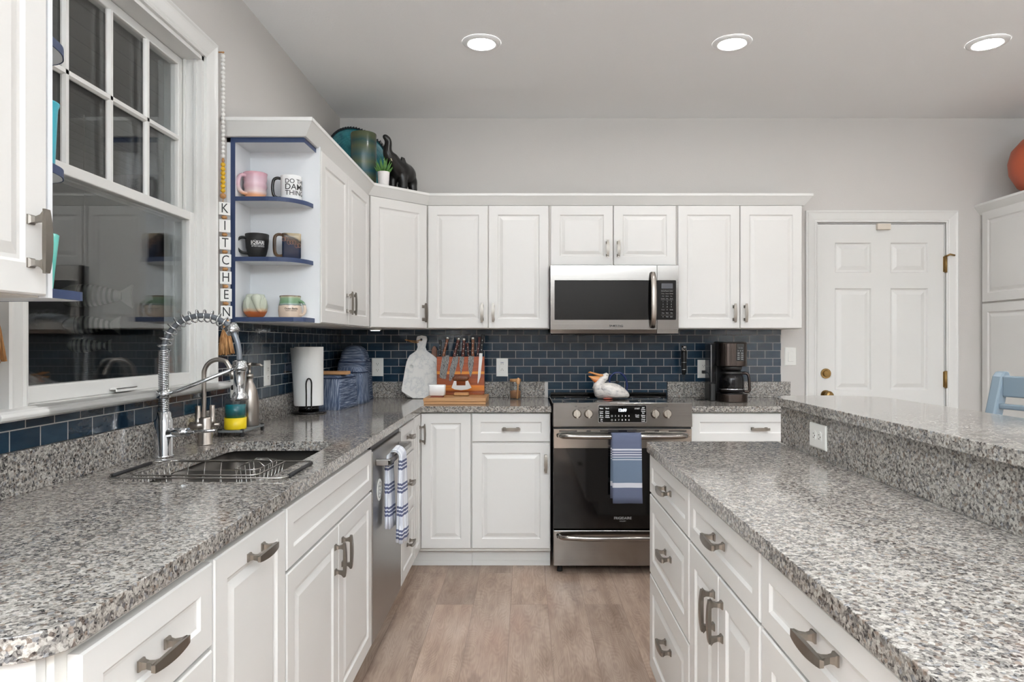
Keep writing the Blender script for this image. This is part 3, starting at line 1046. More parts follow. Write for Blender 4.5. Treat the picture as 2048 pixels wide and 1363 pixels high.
part('stud_wall', MB().box(.925, 1.03, .05, 2.415, 0, 1.0478).box(.905, .925, .05, 2.415, 0, .879), M['wall'], kw)
ob = [(.88, .03)] + arc(1.262 - .12, .03 + .12, .12, -PI / 2, 0, 8) + arc(1.262 - .15, 2.47 - .15, .15, 0, PI / 2, 10) + [(.90, 2.455)] + arc(.88 + .03, 2.435 - .03, .03, PI / 2, PI, 4)
single('raised_countertop', slab(MB(), ob, [], 1.048, 1.078), M['granite'], 'raised grey granite breakfast bar top with rounded far corner', 'countertop', bevel=.004)

# ------------------------------------------------------------------ range
RX0, RX1, RXC = .1535, .913, .5335
FR = frame((0, 3.73, 0), (1, 0, 0), (0, -1, 0))       # a = X, b = Z, c = towards the camera from the door plane
M['oven_glass'] = plain('oven_black_glass', rgb(9, 9, 10), 0.05, vary=0.0)
M['knob'] = plain('knob_satin_steel', rgb(190, 182, 172), 0.25, metal=1.0, vary=0.0)
def glow(name, col, s):
    return plain(name, col, 0.5, vary=0.0, emit=col, estr=s)
M['clock'] = glow('clock_glow', rgb(225, 238, 255), 2.5)
rg = thing('range', 'stainless steel slide-in electric range with black oven door', 'oven', (RXC, 4.05, 0))
part('range_body', MB().box(RX0 + .004, RX1 - .004, 3.79, 4.39, .05, .925), M['black_matte'], rg)
ct = MB().box(RX0, RX1, 3.755, 4.395, .925, .932)
ck = part('cooktop', ct, M['black_gloss'], rg, bevel=.002)
part('rear_vent_trim', MB().box(RX0 + .01, RX1 - .01, 4.36, 4.405, .932, .95), M['black_gloss'], ck, bevel=.004)
br = MB()
for x, y, r in ((.32, 3.93, .10), (.74, 3.93, .085), (.32, 4.2, .075), (.74, 4.2, .09)):
    br.lathe([(r, 0), (r + .002, 0), (r + .002, .0004), (r, .0004)], (x, y, .932), 40, caps=False)
part('burner_marking', br, M['grey_print'], ck)
cp = MB()
cp.prism([(3.722, .808), (3.79, .808), (3.79, .924), (3.745, .940), (3.729, .940)], lambda y, z, x: (x, y, z), RX0, RX1)
cpo = part('control_panel', cp, M['steel_x'], rg, bevel=.003)
tl = math.atan2(.007, .132)
def FCP(a, b, c):      # point on the tilted panel: a = X, b along panel from its bottom, c outwards
    return Vector((a, 3.722 + b * math.sin(tl) - c * math.cos(tl), .808 + b * math.cos(tl) + c * math.sin(tl)))
part('display_panel', MB().prism(rrect(.402, .661, .026, .117, .006), lambda a, b, c: FCP(a, b, c), 0, .0016), M['oven_glass'], cpo)
part('display_panel_rim', MB().prism(rrect(.399, .664, .023, .120, .007), lambda a, b, c: FCP(a, b, c), 0, .0008), M['chrome'], cpo)
tx = MB()
def ptxt(mb, s, a, b, size, bold=0.02):
    mb.text(s, lambda x, y, z: FCP(a + x, b + y, .0017 + z), size, 'CENTER', bold)
for s, a, b in (('Bake', .417, .101), ('Broil', .449, .101), ('Conv\nBake', .417, .080), ('Conv\nRoast', .449, .080), ('Slow\nCook', .417, .058), ('Keep\nWarm', .449, .058), ('Air\nFry', .418, .037),
                ('START', .612, .100), ('Self\nClean', .645, .100), ('Timer\nSet', .645, .080), ('Cook\nTime', .612, .060), ('Delay\nTime', .645, .058), ('Oven\nLock', .645, .037)):
    ptxt(tx, s, a, b, .0095)
for i, ch in enumerate('12345'):
    ptxt(tx, ch, .493 + .0185 * i, .060, .011)
for i, ch in enumerate('67890'):
    ptxt(tx, ch, .493 + .0185 * i, .038, .011)
for b in (.060, .038):
    tx.tube([FCP(.474 + .004 * math.cos(2 * PI * i / 14), b + .0045 * math.sin(2 * PI * i / 14), .002) for i in range(14)], .0006, 5, closed=True)
part('panel_print', tx, M['white_print'], cpo, 'white printed words and digits')
tx = MB()
tx.text('12:09', lambda x, y, z: FCP(.531 + x, .0905 + y, .0018 + z), .021, 'CENTER', .03)
part('clock_digits', tx, M['clock'], cpo, 'glowing white clock digits 12:09')
tx = MB()
for a, s in ((.278, 'o'), (.345, 'o'), (.708, 'o'), (.774, 'o')):
    tx.text('OFF', lambda x, y, z: FCP(a + x, .112 + y, .0002 + z), .007, 'CENTER')
tx.text('FRONT    REAR', lambda x, y, z: FCP(.313 + x, .104 + y, .0002 + z), .006, 'CENTER')
tx.text('FRONT    REAR', lambda x, y, z: FCP(.741 + x, .104 + y, .0002 + z), .006, 'CENTER')
part('burner_print', tx, M['dark_print'], cpo)
for i, a in enumerate((.283, .347, .710, .776)):
    k = MB()
    k.tube([FCP(a, .072, c) for c in (0, .004, .006, .02, .023)], [.0245, .0245, .022, .0205, .018], 28)
    k.prism([(-.0055, -.0225), (.0055, -.0225), (.0055, .0225), (-.0055, .0225)], lambda u, v, c: FCP(a + u * math.cos(.06) - v * math.sin(.06), .072 + v, c), .02, .032)
    part('knob', k, M['knob'], cpo)
# oven door
od = thing_part = part('oven_door', MB().fbox(FR, RX0 + .002, RX1 - .002, .690, .797, -.05, .002).fbox(FR, RX0 + .002, RX1 - .002, .252, .690, -.05, -.001), M['steel_x'], rg, bevel=.002)
part('oven_window', MB().fbox(FR, RX0 + .003, RX1 - .003, .254, .690, -.001, .0035), M['oven_glass'], od, 'black glass oven window')
part('gap_strip', MB().fbox(FR, RX0 + .004, RX1 - .004, .797, .812, -.05, -.008), M['black_matte'], rg)
vs = MB()
for u0, u1 in ((130, 380), (515, 575), (707, 967), (1087, 1343), (1477, 1540), (1675, 1925)):
    a0, a1 = [(1100 + u / 7.062 - 1050) * 3.73 / 1365.33 for u in (u0, u1)]
    vs.fbox(FR, a0, a1, .782, .7885, -.002, .0026)
part('vent_slot', vs, M['slot'], od)
def bow_handle(z, c0, name, par, x0, x1, r=.0135, bow=.03):
    pts, rs = [], []
    for i in range(25):
        u = -1 + 2 * i / 24
        x = (x0 + x1) / 2 + u * (x1 - x0) / 2
        e = 1 - abs(u) ** 2.6
        end = min(1, (1 - abs(u)) / .07)
        pts.append(FR(x, z, c0 + .012 + (.022 + bow * e) * (end ** .6)))
        rs.append((r * (.62 + .38 * end), r * (.42 + .38 * end)))
    h = MB().tube(pts, rs, 14, up=(0, 0, 1))
    for x in (x0 + .012, x1 - .012):
        h.tube([FR(x, z, c0), FR(x, z, c0 + .03)], [.012, .009], 12)
    return part(name, h, M['steel_x'], par)
bow_handle(.762, .002, 'handle', od, .176, .893)
sd = part('storage_drawer', MB().fbox(FR, RX0 + .002, RX1 - .002, .049, .243, -.05, .002), M['steel_x'], rg, bevel=.003)
bow_handle(.214, .002, 'handle', sd, .176, .893)
lg = MB()
lg.text('FRIGIDAIRE', lambda x, y, z: FR(RXC + x, .310 + y, .0036 + z), .019, 'CENTER', .02)
lg.text('GALLERY', lambda x, y, z: FR(RXC + x, .294 + y, .0036 + z), .009, 'CENTER')
part('logo', lg, M['grey_print'], od, 'small grey maker name')
bs = MB().box(RX0 + .01, RX1 - .01, 3.79, 4.36, .03, .05)
part('base_frame', bs, M['black_matte'], rg)
for x in (RX0 + .04, RX1 - .04):
    for y in (3.80, 4.3):
        part('levelling_foot', MB().cyl((x, y, 0), (x, y, .03), .016, .012, 14), M['black_matte'], rg)

# oven towel
def towel_blue():
    t = NT('blue_striped_towel')
    sp = t.n('ShaderNodeSeparateXYZ'); t.l(t.world(), sp.inputs[0])
    f = t.n('ShaderNodeMapRange'); t.l(sp.outputs[2], f.inputs[0])
    f.inputs[1].default_value = .41; f.inputs[2].default_value = .79
    A, B_, W = rgb(84, 91, 114), rgb(95, 112, 131), rgb(206, 206, 212)
    def p(z): return (z - .41) / .38
    st = [(0, A), (p(.497), W), (p(.522), B_), (p(.642), W), (p(.647), B_), (p(.655), W), (p(.660), A), (p(.668), W), (p(.673), A), (p(.681), W), (p(.686), A), (p(.693), W), (p(.702), A)]
    c = t.ramp(f.outputs[0], st, 'CONSTANT')
    n1 = t.noise(t.mapping(t.world(), (900, 100, 900)), 1, 2)
    c = t.mix(t.math('MULTIPLY', n1, .35), c, rgb(140, 146, 166))
    t.l(c, t.b.inputs['Base Color'])
    t.b.inputs['Roughness'].default_value = .9
    t.b.inputs['Specular IOR Level'].default_value = .1
    t.bump(n1, .3, .001)
    return t.m
def draped(x_of, s_path, w0, w1, nu, thick):
    """sheet following s_path (list of (out, z)) across the width"""
    rows = []
    for k, (c, z) in enumerate(s_path):
        rows.append([x_of(w0 + (w1 - w0) * i / nu, c, z, i / nu, k / (len(s_path) - 1)) for i in range(nu + 1)])
    return rows
def sheet(mb, rows):
    n = len(rows[0])
    vs = [p for r in rows for p in r]
    fs = [(i * n + j, i * n + j + 1, (i + 1) * n + j + 1, (i + 1) * n + j) for i in range(len(rows) - 1) for j in range(n - 1)]
    return mb.add(vs, fs, True)
hc = .002 + .012 + .052          # handle axis distance
path = [(hc - .021, z) for z in (.43, .52, .62, .70)] + [(hc - .019, .755)] + [(hc + .019 * math.cos(a), .765 + .019 * math.sin(a)) for a in (2.4, 1.9, 1.4, .9, .4)] + [(hc + .021 + .004 * k, z) for k, z in enumerate((.73, .66, .58, .50, .45, .415))]
rows = draped(lambda a, c, z, u, v: FR(a + .006 * (v - .7), z, c + .003 * math.sin(u * 9) * abs(v - .55) * 2 + (.004 if c < hc else 0)), path, .464, .622, 14, .003)
tw = single('dish_towel', sheet(MB(), rows), towel_blue(), 'blue towel with white stripes hanging on the oven door handle', 'towel', recalc=False)
sm = tw.modifiers.new('thickness', 'SOLIDIFY'); sm.thickness = .005; sm.offset = 0

# ------------------------------------------------------------------ microwave
FM = frame((0, 4.02, 0), (1, 0, 0), (0, -1, 0))
mw = thing('microwave', 'stainless steel over-the-range microwave with black door window', 'microwave', (.5275, 4.2, 1.322))
part('microwave_body', MB().box(.152, .903, 4.045, YB - .010, 1.330, 1.7255), M['black_matte'], mw)
dm = part('microwave_door', MB().fbox(FM, .150, .776, 1.345, 1.722, -.024, 0).add([FM(.150, 1.3445, 0), FM(.776, 1.3445, 0), FM(.776, 1.322, -.008), FM(.150, 1.322, -.008), FM(.150, 1.3445, -.024), FM(.776, 1.3445, -.024), FM(.776, 1.322, -.024), FM(.150, 1.322, -.024)],
      [(0, 1, 2, 3), (4, 5, 6, 7), (0, 3, 7, 4), (1, 2, 6, 5), (2, 3, 7, 6), (0, 1, 5, 4)]), M['steel_x'], mw)
dw_ = part('door_window', MB().fbox(FM, .174, .776, 1.402, 1.635, 0, .0018), M['oven_glass'], dm, 'black door window')
part('inner_screen', MB().fbox(FM, .357, .625, 1.415, 1.61, .0018, .0021), M['black_gloss'], dw_)
cm = part('control_column', MB().fbox(FM, .779, .904, 1.345, 1.722, -.024, 0).fbox(FM, .779, .904, 1.322, 1.3445, -.024, -.006), M['steel_x'], mw)
part('keypad_panel', MB().prism(rrect(.776, .8895, 1.402, 1.635, .006), lambda a, b, c: FM(a, b, c), 0, .0018), M['oven_glass'], cm)
part('keypad_display', MB().fbox(FM, .803, .870, 1.586, 1.616, .0018, .0022), plain('lcd_grey', rgb(70, 70, 76), .2, vary=0), cm)
kp = MB()
for r, b in enumerate((1.571, 1.556, 1.541, 1.526)):
    for i, s in enumerate((('Defrost', 'Popcorn', 'Soften'), ('Power', 'Sensor', 'Reheat'), ('Melt', 'Warm', 'Eco'), ('Custom', 'Kids', 'Snack'))[r]):
        kp.text(s, lambda x, y, z: FM(.8125 + .0245 * i + x, b + y, .0019 + z), .0072)
for r, row in enumerate(('123', '456', '789')):
    for i, s in enumerate(row):
        kp.text(s, lambda x, y, z: FM(.8125 + .0245 * i + x, 1.509 - .0155 * r + y, .0019 + z), .0105)
for i, s in enumerate(('Timer', '0', 'Clock')):
    kp.text(s, lambda x, y, z: FM(.8125 + .0245 * i + x, 1.461 + y, .0019 + z), .008)
for i, s in enumerate(('Stop', 'Start', '+30s')):
    kp.text(s, lambda x, y, z: FM(.8125 + .0245 * i + x, 1.442 + y, .0019 + z), .008)
for i, s in enumerate(('Hi', 'Vent', 'Light')):
    kp.text(s, lambda x, y, z: FM(.8125 + .0245 * i + x, 1.42 + y, .0019 + z), .008)
for b in (1.5775, 1.519, 1.430):
    kp.fbox(FM, .801, .872, b - .0003, b + .0003, .0018, .0021)
part('keypad_print', kp, M['grey_print'], cm, 'grey printed keypad words and digits')
pts, rs = [], []
for i in range(17):
    u = -1 + 2 * i / 16
    pts.append(FM(.7505, 1.5185 + u * .160, .006 + .044 * (1 - abs(u) ** 3) ** .7))
    rs.append((.0175 * (.86 + .14 * (1 - u * u)), .008))
part('handle', MB().tube(pts, rs, 12, up=(1, 0, 0)), M['steel_z'], dm)
lg = MB().text('SAMSUNG', lambda x, y, z: FM(.537 + x, 1.366 + y, .0002 + z), .0175, 'CENTER', .015)
part('logo', lg, M['dark_print'], dm, 'small dark maker name')
part('bottom_vent', MB().box(.165, .89, 4.06, 4.36, 1.318, 1.330).box(.30, .42, 4.1, 4.3, 1.315, 1.318).box(.63, .75, 4.1, 4.3, 1.315, 1.318), M['black_matte'], mw)

# ------------------------------------------------------------------ dishwasher
FDW = frame((-.588, 0, 0), (0, 1, 0), (1, 0, 0))
dw = thing('dishwasher', 'stainless steel dishwasher with bar handle and draped towel', 'dishwasher', (-.9, 2.908, 0))
part('tub_body', MB().fbox(FDW, 2.609, 3.208, .10, .868, -.58, -.03), M['black_matte'], dw)
dd = part('dishwasher_door', MB().fbox(FDW, 2.611, 3.206, .115, .852, -.03, .006), M['steel_y'], dw, bevel=.004)
part('control_edge', MB().fbox(FDW, 2.611, 3.206, .853, .872, -.045, -.004), M['black_plastic'], dd)
hb = MB()
hb.fbox(FDW, 2.66, 3.155, .790, .812, .052, .064)
for y in (2.66, 3.135):
    hb.fbox(FDW, y, y + .02, .789, .813, .006, .064)
part('handle', hb, M['steel_y'], dd, bevel=.003)
part('kick_plate', MB().fbox(FDW, 2.609, 3.208, .0, .10, -.10, -.075), M['black_matte'], dw)
mg = MB().tube([FDW(2.722, .683, .0065), FDW(2.722, .683, .0085)], .043, 32)
mo = single('magnet', mg, M['white_plastic'], 'round white magnet with grey wreath print on the dishwasher door', 'magnet')
mp = MB()
mp.tube([FDW(2.722 + .031 * math.cos(2 * PI * i / 24), .683 + .031 * math.sin(2 * PI * i / 24), .009) for i in range(24)], .0016, 6, closed=True)
for i in range(3):
    mp.tube([FDW(2.722 + .018 * (u - .5) * 2, .668 + .014 * i + .004 * math.sin(6 * u), .009) for u in [k / 8 for k in range(9)]], .0014, 6)
part('wreath_print', mp, M['grey_print'], mo, 'grey printed ring and lines')
# plaid towel over the dishwasher handle
def plaid():
    t = NT('white_blue_plaid_towel')
    sp = t.n('ShaderNodeSeparateXYZ'); t.l(t.world(), sp.inputs[0])
    def stripes(v, period, phase, lines, wd):
        f = t.math('FRACT', t.math('MULTIPLY', t.math('ADD', v, phase), 1 / period))
        out = None
        for l in lines:
            d = t.math('ABSOLUTE', t.math('SUBTRACT', f, l))
            s = t.math('LESS_THAN', d, wd)
            out = s if out is None else t.math('MAXIMUM', out, s)
        return out
    h = stripes(sp.outputs[2], .092, 0.006, (.30, .46, .62), .05)
    vline = t.math('MAXIMUM', stripes(sp.outputs[1], .046, 0, (.28, .5, .72), .06), stripes(sp.outputs[0], .022, 0, (.5,), .12))
    c = t.mix(t.math('MULTIPLY', vline, .28), rgb(228, 230, 235), rgb(70, 82, 130))
    c = t.mix(t.math('MULTIPLY', h, .85), c, rgb(48, 58, 104))
    t.l(c, t.b.inputs['Base Color'])
    t.b.inputs['Roughness'].default_value = .9
    t.b.inputs['Specular IOR Level'].default_value = .1
    t.bump(t.noise(t.mapping(t.world(), (600, 600, 600)), 1, 2), .3, .001)
    return t.m
def bundle(c, z, hx, hy, y, ph, tilt):
    """one cross-section of the bunched cloth: c = distance from the door, z = height, folds around the rim"""
    ring = []
    for i in range(40):
        q = 2 * PI * i / 40
        k = 1 + .10 * math.sin(5 * q + ph) + .07 * math.sin(9 * q - ph)
        dx, dy = hx * k * math.cos(q), hy * k * math.sin(q)
        ring.append(FDW(y + dy, z + dx * tilt, c + dx * math.sqrt(max(0.0, 1 - tilt * tilt))))
    return ring
secs = []
for k in range(7):
    v = k / 6
    secs.append(bundle(.036 - .0065 * v, .520 + .235 * v, .0195 - .006 * v, .062 - .004 * v, 2.80 + .01 * v, .6 * v, 0))
for a in (2.75, 2.3, 1.85, 1.4, .95, .5, .15):
    secs.append(bundle(.058 + .0265 * math.cos(a), .800 + .032 * math.sin(a), .0115, .056, 2.815, .6, math.sin(a) * .999))
for k in range(8):
    v = k / 7
    secs.append(bundle(.0835 + .002 * v, .755 - .293 * v, .0135 + .0075 * v, .056 + .012 * v, 2.815 - .01 * v, .6 + v, 0))
tw = single('dish_towel', MB().loft(secs, True), plaid(), 'white dish towel with navy plaid lines hanging on the dishwasher handle', 'towel')

# ------------------------------------------------------------------ sink
def ringz(x0, x1, y0, y1, r, z):
    return [Vector((x, y, z)) for x, y in rrect(x0, x1, y0, y1, r, 6)]
sk = thing('sink', 'undermount stainless steel double-bowl sink set in the left worktop', 'sink', (-.862, 2.097, .70))
x0, x1, y0, y1 = -1.058, -.666, 1.736, 2.458
ym = 2.09
def bowl(ya, yb):
    R = [ringz(x0 - .018, x1 + .018, ya - .0, yb + .0, .02, .8785), ringz(x0, x1, ya + .012, yb - .012, .05, .8785), ringz(x0 + .004, x1 - .004, ya + .016, yb - .016, .05, .70), ringz(x0 + .03, x1 - .03, ya + .04, yb - .04, .04, .682),
         ringz(x0 + .03, x1 - .03, ya + .04, yb - .04, .04, .680), ringz(x0 + .001, x1 - .001, ya + .013, yb - .013, .05, .698), ringz(x0 - .003, x1 + .003, ya + .009, yb - .009, .05, .876), ringz(x0 - .018, x1 + .018, ya, yb, .02, .876)]
    mb = MB().loft(R, False, True, True)
    r = ringz(x0 + .03, x1 - .03, ya + .04, yb - .04, .04, .682)
    n = len(mb.v)
    mb.add(r, [list(range(len(r)))])
    return mb
b1 = part('bowl', bowl(y0 - .018, ym), M['sink_steel'], sk, recalc=True)
b2 = part('bowl', bowl(ym, y1 + .018), M['sink_steel'], sk)
for b, y in ((b1, 1.91), (b2, 2.27)):
    part('drain', MB().lathe([(.002, .0012), (.02, .001), (.042, .003), (.045, .001)], (-.862, y, .682), 24), M['chrome'], b)

# over-sink dish rack
rk = thing('dish_rack', 'chrome wire dish rack with black grips laid across the sink', 'dish rack', (-.85, 1.88, .914))
rx0, rx1, ry0, ry1, rz = -1.082, -.618, 1.757, 2.005, .9205
M['rack'] = plain('rack_steel_wire', rgb(176, 174, 170), .2, metal=1.0, vary=0)
r_ = MB().tube([(x, y, rz) for x, y in rrect(rx0, rx1, ry0, ry1, .022, 4)], .0026, 8, closed=True)
part('outer_frame', r_, M['rack'], rk)
for x in (rx0, rx1):
    part('grip', MB().tube([(x, ry0 + .03, rz), (x, ry1 - .03, rz)], .0052, 10), M['black_matte'], rk, 'black rubber grip')
ba = MB()
bx0, bx1, by0, by1, bz = -1.028, -.695, 1.772, 1.992, .925
ba.tube([(x, y, bz) for x, y in rrect(bx0, bx1, by0, by1, .02, 4)], .0024, 8, closed=True)
ba.tube([(x, y, .852) for x, y in rrect(bx0 + .015, bx1 - .015, by0 + .015, by1 - .015, .02, 4)], .0018, 8, closed=True)
for i in range(1, 7):
    x = bx0 + (bx1 - bx0) * i / 7
    ba.tube([(x, by0, bz), (x, by0 + .015, .852), (x, by1 - .015, .852), (x, by1, bz)], .0011, 6)
for i in range(1, 8):
    y = by0 + (by1 - by0) * i / 8
    ba.tube([(bx0, y, bz), (bx0 + .015, y, .852)], .0011, 6)
    ba.tube([(bx1, y, bz), (bx1 - .015, y, .852)], .0011, 6)
part('wire_basket', ba, M['rack'], rk)
ch = MB()
for z, o in ((.936, 0), (.880, .006)):
    ch.tube([(x, y, z) for x, y in rrect(-.768 + o, -.702 - o, 1.79 + o, 1.95 - o, .02, 4)], .0014, 6, closed=True)
for i in range(5):
    y = 1.81 + .12 * i / 4
    ch.tube([(-.768, y, .936), (-.762, y, .880), (-.708, y, .880), (-.702, y, .936)], .0011, 6)
for y in (1.84, 1.90):
    ch.tube([(-.768, y, .936), (-.75, y + .01, .946), (-.72, y + .01, .946), (-.702, y, .936)], .0012, 6)
part('cutlery_basket', ch, M['rack'], rk)

# ------------------------------------------------------------------ faucets
fx, fy = -1.122, 2.12
fa = thing('kitchen_faucet', 'tall chrome spring-neck kitchen faucet behind the sink', 'faucet', (fx, fy, CT))
part('faucet_base', MB().lathe([(.002, 0), (.031, 0), (.031, .006), (.027, .009), (.0265, .115), (.022, .120), (.021, .138), (.016, .142), (.002, .142)], (fx, fy, CT), 32), M['chrome'], fa)
def helix(path, R, turns, per=10):
    pts = []
    N = turns * per
    P_ = catmull(path, 12)
    L = [0]
    for i in range(1, len(P_)):
        L.append(L[-1] + (P_[i] - P_[i - 1]).length)
    for i in range(N + 1):
        s = L[-1] * i / N
        k = min(len(P_) - 2, next((j for j in range(len(L) - 1) if L[j + 1] >= s), len(P_) - 2))
        f = (s - L[k]) / max(1e-9, L[k + 1] - L[k])
        p = P_[k].lerp(P_[k + 1], f)
        d = (P_[k + 1] - P_[k]).normalized()
        v = Vector((0, 1, 0))
        u = v.cross(d).normalized()
        a = 2 * PI * turns * i / N
        pts.append(p + (u * math.cos(a) + v * math.sin(a)) * R)
    return pts
zb, zt = 1.054, 1.245
cx_, cz_, Ra = fx + .119, 1.240, .1125
arcp = [(fx, fy, zt)] + [(cx_ - .119 * math.cos(a), fy, cz_ + Ra * math.sin(a)) for a in [PI * k / 14 for k in range(1, 12)]]
ax_, az_ = arcp[-1][0], arcp[-1][2]
part('coil', MB().tube(helix([(fx, fy, zb), (fx, fy, (zb + zt) / 2), (fx, fy, zt)], .0135, 34), .0026, 6).cyl((fx, fy, zb - .004), (fx, fy, zt), .0105, .0105, 16), M['chrome'], fa)
part('spring', MB().tube(helix(arcp, .0185, 13, 14), .0023, 6), M['chrome'], fa)
M['hose'] = plain('grey_hose', rgb(120, 124, 130), .35, metal=.4, vary=.15, vscale=300)
hp = arcp + [(ax_ + .018, fy, az_ - .045), (fx + .236, fy, 1.215)]
part('hose', MB().tube(catmull(hp, 6), .0085, 12), M['hose'], fa)
d_ = (Vector(hp[-2]) - Vector(hp[-4])).normalized()
p_ = Vector(arcp[-1])
part('spring_collar', MB().tube([p_ - d_ * .014, p_ - d_ * .012, p_ + d_ * .012, p_ + d_ * .014], [.016, .0205, .0205, .016], 24), M['chrome'], fa)
hx = fx + .236
part('spray_head', MB().lathe([(.002, 0), (.018, 0), (.026, .004), (.027, .012), (.020, .022), (.0185, .03), (.0185, .088), (.020, .09), (.020, .122), (.012, .126), (.002, .126)], (hx, fy, 1.088), 28), M['chrome'], fa)
part('support_arm', MB().tube([(fx, fy, 1.098), (fx, fy, 1.122)], .021, 20).tube([(fx + .01, fy, 1.110), (fx + .05, fy, 1.121), (hx - .012, fy, 1.190)], .0058, 12).tube([(hx, fy, 1.182), (hx, fy, 1.200)], .0225, 20), M['chrome'], fa)
part('lever', MB().tube([(fx + .02, fy - .008, .990), (fx + .085, fy - .018, .9935)], [.0145, .0135], 18).tube([(fx + .08, fy - .018, .993), (fx + .175, fy - .03, 1.0)], [.0055, .0045], 12), M['chrome'], fa)

gx, gy = -1.113, 2.375
fa = thing('filter_faucet', 'small brushed nickel gooseneck filter faucet right of the tall chrome one', 'faucet', (gx, gy, CT))
part('faucet_base', MB().lathe([(.002, 0), (.0255, 0), (.0255, .004), (.023, .006), (.023, .092), (.020, .096), (.002, .097)], (gx, gy, CT), 28), M['steel_z'], fa)
gp = [(gx - .004, gy, 1.0), (gx - .004, gy, 1.1), (gx - .004, gy, 1.158)] + [(gx + .046 - .05 * math.cos(a), gy, 1.158 + .052 * math.sin(a)) for a in [PI * k / 10 for k in range(1, 8)]]
gp += [(gx + .089, gy, 1.176), (gx + .098, gy, 1.150)]
part('gooseneck_spout', MB().tube(catmull(gp, 5), .0078, 14), M['steel_z'], fa)
part('spout_tip', MB().tube([gp[-2], (gx + .1, gy, 1.143)], [.0098, .0105], 16), M['steel_z'], fa)
for s, y in ((-1, gy - .012), (1, gy + .012)):
    x = gx + s * .019
    part('lever', MB().lathe([(.002, 0), (.0105, 0), (.0105, .026), (.009, .028), (.009, .075), (.002, .076)], (x, y, .975), 18).tube([(gx, y, .982), (gx + s * .045, y, .982)], .0125 if s < 0 else .0055, 18), M['steel_z'], fa)

# ------------------------------------------------------------------ small things on the left counter
def zramp(name, stops, rough=.35, mode='LINEAR', wob=0.0, axis=2, nscale=30, coat=0.0, metal=0.0):
    """colour bands along the object's own height in metres"""
    t = NT(name)
    sp = t.n('ShaderNodeSeparateXYZ'); t.l(t.coord(), sp.inputs[0])
    z0, z1 = stops[0][0], stops[-1][0]
    v = sp.outputs[axis]
    if wob:
        v = t.math('ADD', v, t.math('MULTIPLY', t.math('SUBTRACT', t.noise(t.coord(), nscale), .5), wob))
    f = t.math('DIVIDE', t.math('SUBTRACT', v, z0), z1 - z0)
    t.l(t.ramp(f, [((z - z0) / (z1 - z0), c) for z, c in stops], mode), t.b.inputs['Base Color'])
    t.b.inputs['Roughness'].default_value = rough
    t.b.inputs['Coat Weight'].default_value = coat
    t.b.inputs['Metallic'].default_value = metal
    return t.m

sx, sy = -1.108, 2.672
t = thing('soap_tray', 'grey tray on black feet beside the faucets holding two soap bottles', 'tray', (sx, sy, CT))
part('tray_top', MB().prism(rrect(sx - .052, sx + .050, sy - .112, sy + .112, .02, 4), lambda x, y, h: (x, y, h), .930, .938), plain('slate_tray', rgb(108, 112, 114), .55, vary=.08), t, bevel=.002)
for u in (-1, 1):
    for v in (-1, 1):
        part('tray_foot', MB().box(sx + u * .042 - .006, sx + u * .042 + .006, sy + v * .098 - .006, sy + v * .098 + .006, CT + .0002, .943), M['black_matte'], t, 'black rubber foot', bevel=.002)
bx, by, bz = sx - .002, sy - .055, .9383
t = thing('soap_bottle', 'clear round soap bottle of teal liquid with a yellow base and black pump', 'soap bottle', (bx, by, bz))
part('yellow_base', MB().lathe([(.002, 0), (.038, 0), (.040, .003), (.040, .044), (.002, .044)], (bx, by, bz), 32), plain('yellow_plastic', rgb(238, 208, 30), .35, vary=.02), t, 'bright yellow base')
part('bottle_glass', MB().lathe([(.0395, .0445), (.0395, .11), (.036, .127), (.024, .142), (.015, .148), (.015, .158)], (bx, by, bz), 32, caps=False), M['glass'], t)
part('soap_liquid', MB().lathe([(.002, .0445), (.0375, .0445), (.0375, .094), (.002, .094)], (bx, by, bz), 32), zramp('teal_soap', [(.044, rgb(20, 108, 60)), (.056, rgb(10, 88, 92)), (.095, rgb(16, 110, 122))], .15), t, 'teal liquid')
part('pump', MB().lathe([(.002, .15), (.016, .15), (.016, .166), (.008, .169), (.006, .20), (.013, .202), (.014, .212), (.002, .216)], (bx, by, bz), 20).tube([(bx, by, bz + .207), (bx - .02, by - .028, bz + .211), (bx - .024, by - .042, bz + .203)], [.0105, .008, .004], 10), M['black_plastic'], t, 'black pump')
part('label_patch', MB().lathe([(.0398, .098), (.0398, .112)], (bx, by, bz), 32, caps=False), M['glass'], t)
bx, by = sx + .012, sy + .045
t = thing('soap_dispenser', 'slim stainless steel soap dispenser standing behind the yellow-based bottle', 'soap dispenser', (bx, by, bz))
part('dispenser_body', MB().lathe([(.002, 0), (.034, 0), (.036, .004), (.036, .08), (.034, .11), (.028, .14), (.018, .165), (.0125, .176), (.0125, .19), (.002, .19)], (bx, by, bz), 32), M['steel_z'], t)
part('pump', MB().lathe([(.002, .19), (.014, .19), (.014, .205), (.0055, .207), (.0055, .235), (.010, .236), (.010, .25), (.002, .251)], (bx, by, bz), 18).tube([(bx, by, bz + .244), (bx + .045, by - .01, bz + .243), (bx + .055, by - .012, bz + .236)], [.006, .005, .004], 10), M['steel_z'], t)

